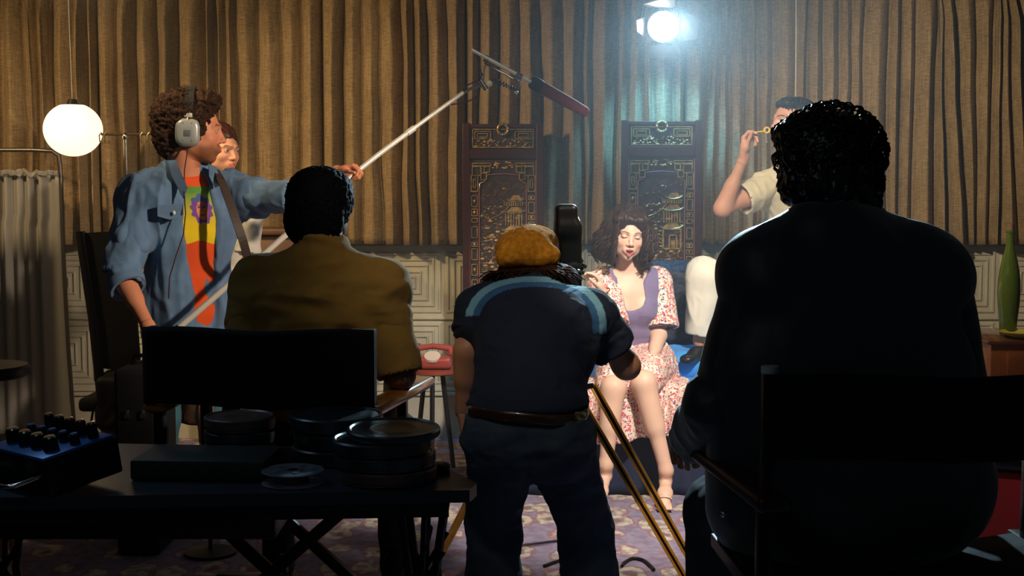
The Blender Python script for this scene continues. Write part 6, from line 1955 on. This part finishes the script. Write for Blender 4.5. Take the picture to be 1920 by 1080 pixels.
MB().lathe([(0, 0), (.26 * Rb, 0), (.24 * Rb, .035), (0, .04)], bt + Vector((0, 0, Hb * .99)), 20).build('cork', mat('cork', (.18, .10, .06), .9), root)
dc = P(1918, 630, 5.84); dc.z = cb.z + .0145
root = tag(MB().lathe([(0, 0), (.03, 0), (.085, .018), (.10, .030), (.098, .032), (.082, .022), (0, .008)], dc, 36).build('dish', mat('yellow_glaze', (.60, .55, .10), .25)), 'shallow yellow dish beside the green bottle', 'dish')

# ---- red upholstered bench with wooden edges, lower right
bc = P(1900, 870, 4.3)
root = empty('bench', (bc.x + .25, 4.5, 0), 0, 'red upholstered box bench with pale wooden edging at the lower right', 'bench')
zt = P(1880, 865, 4.3).z
xa = P(1850, 900, 4.35).x
Mre = mat('red_velvet', (.32, .008, .012), .8, sheen=.3, bump=(90, .3, .002))
Mtr = mat('tan_edging', (.42, .27, .13), .45)
Rz = Matrix.Translation((xa + .30, 4.55, 0)) @ Matrix.Rotation(R(-24), 4, 'Z')
MB().box((.12, .06, zt / 2 - .02), (.80, .46, zt - .10), bev=.01).xform(Rz).build('bench_body', Mre, root)
MB().box((.12, .06, zt - .04), (.84, .50, .035), bev=.006).xform(Rz).build('dark_frame', M_blkwood, root)
MB().box((.12, .06, zt - .013), (.86, .52, .018), bev=.004).xform(Rz).build('wood_edging', Mtr, root)
MB().box((.12, .06, zt + .01), (.74, .42, .03), bev=.012, seg=3).xform(Rz).build('cushion', Mre, root)
MB().box((.12, .06, .10), (.86, .52, .03), bev=.004).xform(Rz).build('base_edging', Mtr, root)

# ---- 16 mm film camera on its wooden tripod
fy = 4.66
root = empty('film_camera', (P(1052, 520, fy).x, fy, P(1052, 590, fy).z), 0, 'black film camera with a tall rounded magazine in front of the capped person', 'film camera')
Mcam = mat('camera_black', (.012, .013, .012), .38, metal=.2, bump=(200, .15, .0006))
a0_, a1_ = P(1058, 414, fy), P(1072, 455, fy)
# magazine: two joined discs seen edge-on
mg = [box_(P(1063, 440, fy), (.040, .10, .075), None, .022, .02), cap_(P(1060, 410, fy) + Vector((-.036, .0, 0)), P(1060, 410, fy) + Vector((.036, 0, 0)), .055, .055, .02, flat=1)]
mg = [box_(P(1061, 412, fy), (.020, .055, .036), None, .019, .02), box_(P(1068, 458, fy), (.022, .05, .060), None, .018, .03)]
shells_to_obj('magazine', [shell(mg, .004)], Mcam, root)
MB().box(P(1058, 535, fy), (.11, .26, .13), bev=.015, seg=3).build('camera_body', Mcam, root)
MB().cyl(P(1058, 535, fy + .12), P(1058, 535, fy + .26), .038, .045).build('lens', Mcam, root)
MB().tube(curve_pts([P(1076, 400, fy - .03), P(1086, 425, fy - .05), P(1078, 448, fy - .05), P(1082, 475, fy - .05), P(1090, 492, fy - .04)]), .010, 8).build('carry_handle', mat('camera_gloss', (.02, .024, .016), .15, coat=1.0), root)
MB().tube([P(1085, 500, fy - .04), P(1060, 506, fy - .10), P(1035, 510, fy - .16)], .022, 14).build('eyepiece', Mcam, root)
for k in range(3):
    MB().cyl(P(1092 - k * 4, 498 + k * 12, fy - .06), P(1097 - k * 4, 500 + k * 12, fy - .05), .008).build('control_knob', mat('camera_gloss', (.02, .024, .016), .15, coat=1.0), root)
tz = P(1055, 575, fy)
root = empty('tripod', (tz.x, fy, 0), 0, 'wooden camera tripod with yellow-orange twin rod legs', 'tripod')
Mti = mat('golden_wood', (.85, .38, .05), .35, coat=.4, var=(30, .2))
MB().lathe([(0, -.03), (.06, -.03), (.07, 0), (.07, .035), (.04, .05), (0, .05)], (tz.x, fy, tz.z - .02), 28).build('tripod_head', M_blk, root)
hub = Vector((tz.x, fy, tz.z - .05))
def tri_leg(tops, foot):
    foot = Vector(foot)
    rt = empty_leg = None
    # twin members, each a pair of golden slats
    members = []
    for (A_, B_) in tops:
        dv_ = (B_ - A_).normalized(); sd_ = dv_.cross(Vector((0, 1, 0))).normalized()
        for e in (-1, 1):
            members.append((A_ + sd_ * e * .0095, B_ + sd_ * e * .0075))
    first = None
    for i_, (a_, b_) in enumerate(members):
        o = MB().bar(a_, b_, .0085, .016, (0, 1, 0)).build('leg_rod', Mti, root)
    for (A_, B_) in tops:
        MB().bar(A_ + Vector((0, .006, 0)), B_ + Vector((0, .006, 0)), .012, .008, (0, 1, 0)).build('leg_core', M_blkwood, root)
    m0 = lerp(tops[0][0], tops[1][0], .5)
    MB().bar(tops[0][0], tops[1][0], .02, .02, (0, 1, 0)).build('leg_bracket', M_blk, root)
    MB().bar(tops[0][1], tops[1][1], .03, .022, (0, 1, 0)).build('leg_foot_plate', M_blk, root)
    MB().tube([lerp(tops[0][1], tops[1][1], .5), foot], .008, 8, [.010, .004]).build('leg_spike', mat('bright_chrome', (.8, .76, .68), .18, metal=1.0), root)
ft = P(1368, 1165, 4.27); ft.z = 0
A1, B1 = P(1112, 722, 4.55), P(1338, 1128, 4.30)
A2, B2 = P(1075, 728, 4.54), P(1312, 1132, 4.30)
tri_leg([(A1, B1), (A2, B2)], (ft.x, ft.y, 0))
MB().bar(hub, lerp(A1, A2, .5), .03, .02, (0, 1, 0)).build('leg_hinge', M_blk, root)
for fx, fyy in ((tz.x - .50, 4.50), (tz.x + .05, 5.25)):
    f_ = Vector((fx, fyy, 0)); sd_ = (f_ - hub).cross(Vector((0, 0, 1))).normalized()
    for e in (-1, 1):
        MB().bar(hub + sd_ * .03 * e, lerp(hub, f_, .96) + sd_ * .012 * e, .012, .018, sd_).build('leg_rod', Mti, root)
    MB().tube([lerp(hub, f_, .94), f_], .008, 8, [.010, .004]).build('leg_spike', MATS['bright_chrome'], root)

# ---- loops of cable on the carpet
for pts, lb in (([P(1020, 1092, 4.85), P(1040, 1075, 4.9), P(1062, 1058, 4.95), P(1080, 1056, 4.97), P(1090, 1075, 4.9)], 'black cable curving over the carpet between the legs of the capped person'),
                ([P(1166, 1086, 4.85), P(1172, 1064, 4.9), P(1186, 1057, 4.95), P(1205, 1062, 4.93), P(1220, 1084, 4.85), P(1226, 1100, 4.8)], 'black cable looped on the carpet beside the tripod leg')):
    q_ = [Vector((p_.x, p_.y, max(p_.z, .006))) for p_ in pts]
    for p_ in q_: p_.z = .008
    tag(MB().tube(curve_pts(q_), .006, 8).build('cable', M_blk), lb, 'cable')

# ---- guessed black trunk and orange cloth filling the gap between the chairs
e0, e1 = P(242, 800, 5.2).x, P(320, 800, 5.2).x
root = empty('trunk', ((e0 + e1) / 2, 5.15, 0), 0, 'guessed tall black trunk standing between the tall chair and the director chair', 'trunk')  # trunk invented to fill an unidentified black mass
MB().box(((e0 + e1) / 2, 5.15, .36), (e1 - e0, .30, .72), bev=.02, seg=3).build('trunk_body', MATS['black_bag'], root)
for k in (-.03, .03): MB().box(((e0 + e1) / 2 + k, 4.994, .55), (.02, .008, .03), bev=.002).build('latch', MATS['bright_chrome'], root)
MB().tube([((e0 + e1) / 2 - .05, 5.15, .715), ((e0 + e1) / 2 - .04, 5.15, .755), ((e0 + e1) / 2 + .04, 5.15, .755), ((e0 + e1) / 2 + .05, 5.15, .715)], .009, 8).build('handle', M_blk, root)
root = empty('guessed_cloth_stand', (P(388, 800, 5.0).x, 5.02, 0), 0, 'guessed orange cloth on an invented dark stand behind the black director chair', 'cloth')  # cloth and stand invented for an unidentified orange strip
c0 = P(386, 790, 5.0)
MB().tube([(c0.x, 5.04, 0), (c0.x, 5.04, P(386, 742, 5.0).z)], .008, 8).build('pole', M_blk, root)
MB().lathe([(0, 0), (.10, 0), (.10, .012), (0, .02)], (c0.x, 5.04, 0), 24).build('base', M_blk, root)
mb = MB(); mb.grid(lambda a, b: P(372 + 28 * a, 744 + 86 * b, 5.0) + Vector((0, .008 * math.sin(a * 9 + b), 0)), 24, 10)
o = mb.build('guessed_cloth', mat('orange_cotton', (.80, .20, .06), .8), root, angle=180); o.modifiers.new('t', 'SOLIDIFY').thickness = .004

# ---- unseen black cloth flag added at the far left: it keeps the lamp off the lower half of the screen
root = empty('added_shade_flag', (-3.07, 6.12, 0), 0, 'unseen black cloth flag added beyond the left edge, shading the folding screen', 'flag')
MB().box((-3.07, 6.12, 1.10), (.66, .012, 1.36), bev=.003).build('flag_cloth', M_canvas, root)
MB().cyl((-3.07, 6.15, 0.02), (-3.07, 6.15, 1.8), .012).build('pole', M_blk, root)
MB().lathe([(0, 0), (.16, 0), (.16, .012), (.02, .03), (0, .03)], (-3.07, 6.15, 0), 24).build('base', M_blk, root)
# ================================================================== thin stage haze in the set
hm_ = bpy.data.materials.new('stage_haze'); hm_.use_nodes = True
_nt = hm_.node_tree; _nt.nodes.remove(_nt.nodes['Principled BSDF'])
_v = _nt.nodes.new('ShaderNodeVolumeScatter'); _v.inputs['Density'].default_value = 0.024; _v.inputs['Anisotropy'].default_value = 0.3
_v.inputs['Color'].default_value = (.85, .93, 1, 1)
_nt.links.new(_v.outputs[0], _nt.nodes['Material Output'].inputs['Volume'])
hz = MB().box((0, 5.95, 1.40), (7.0, 2.6, 2.79)).build('stage_haze', hm_, smooth=False)
tag(hz, 'thin smoky haze hanging in the lit set under the spotlight', 'haze', None, 'stuff')
bpy.context.view_layer.update()
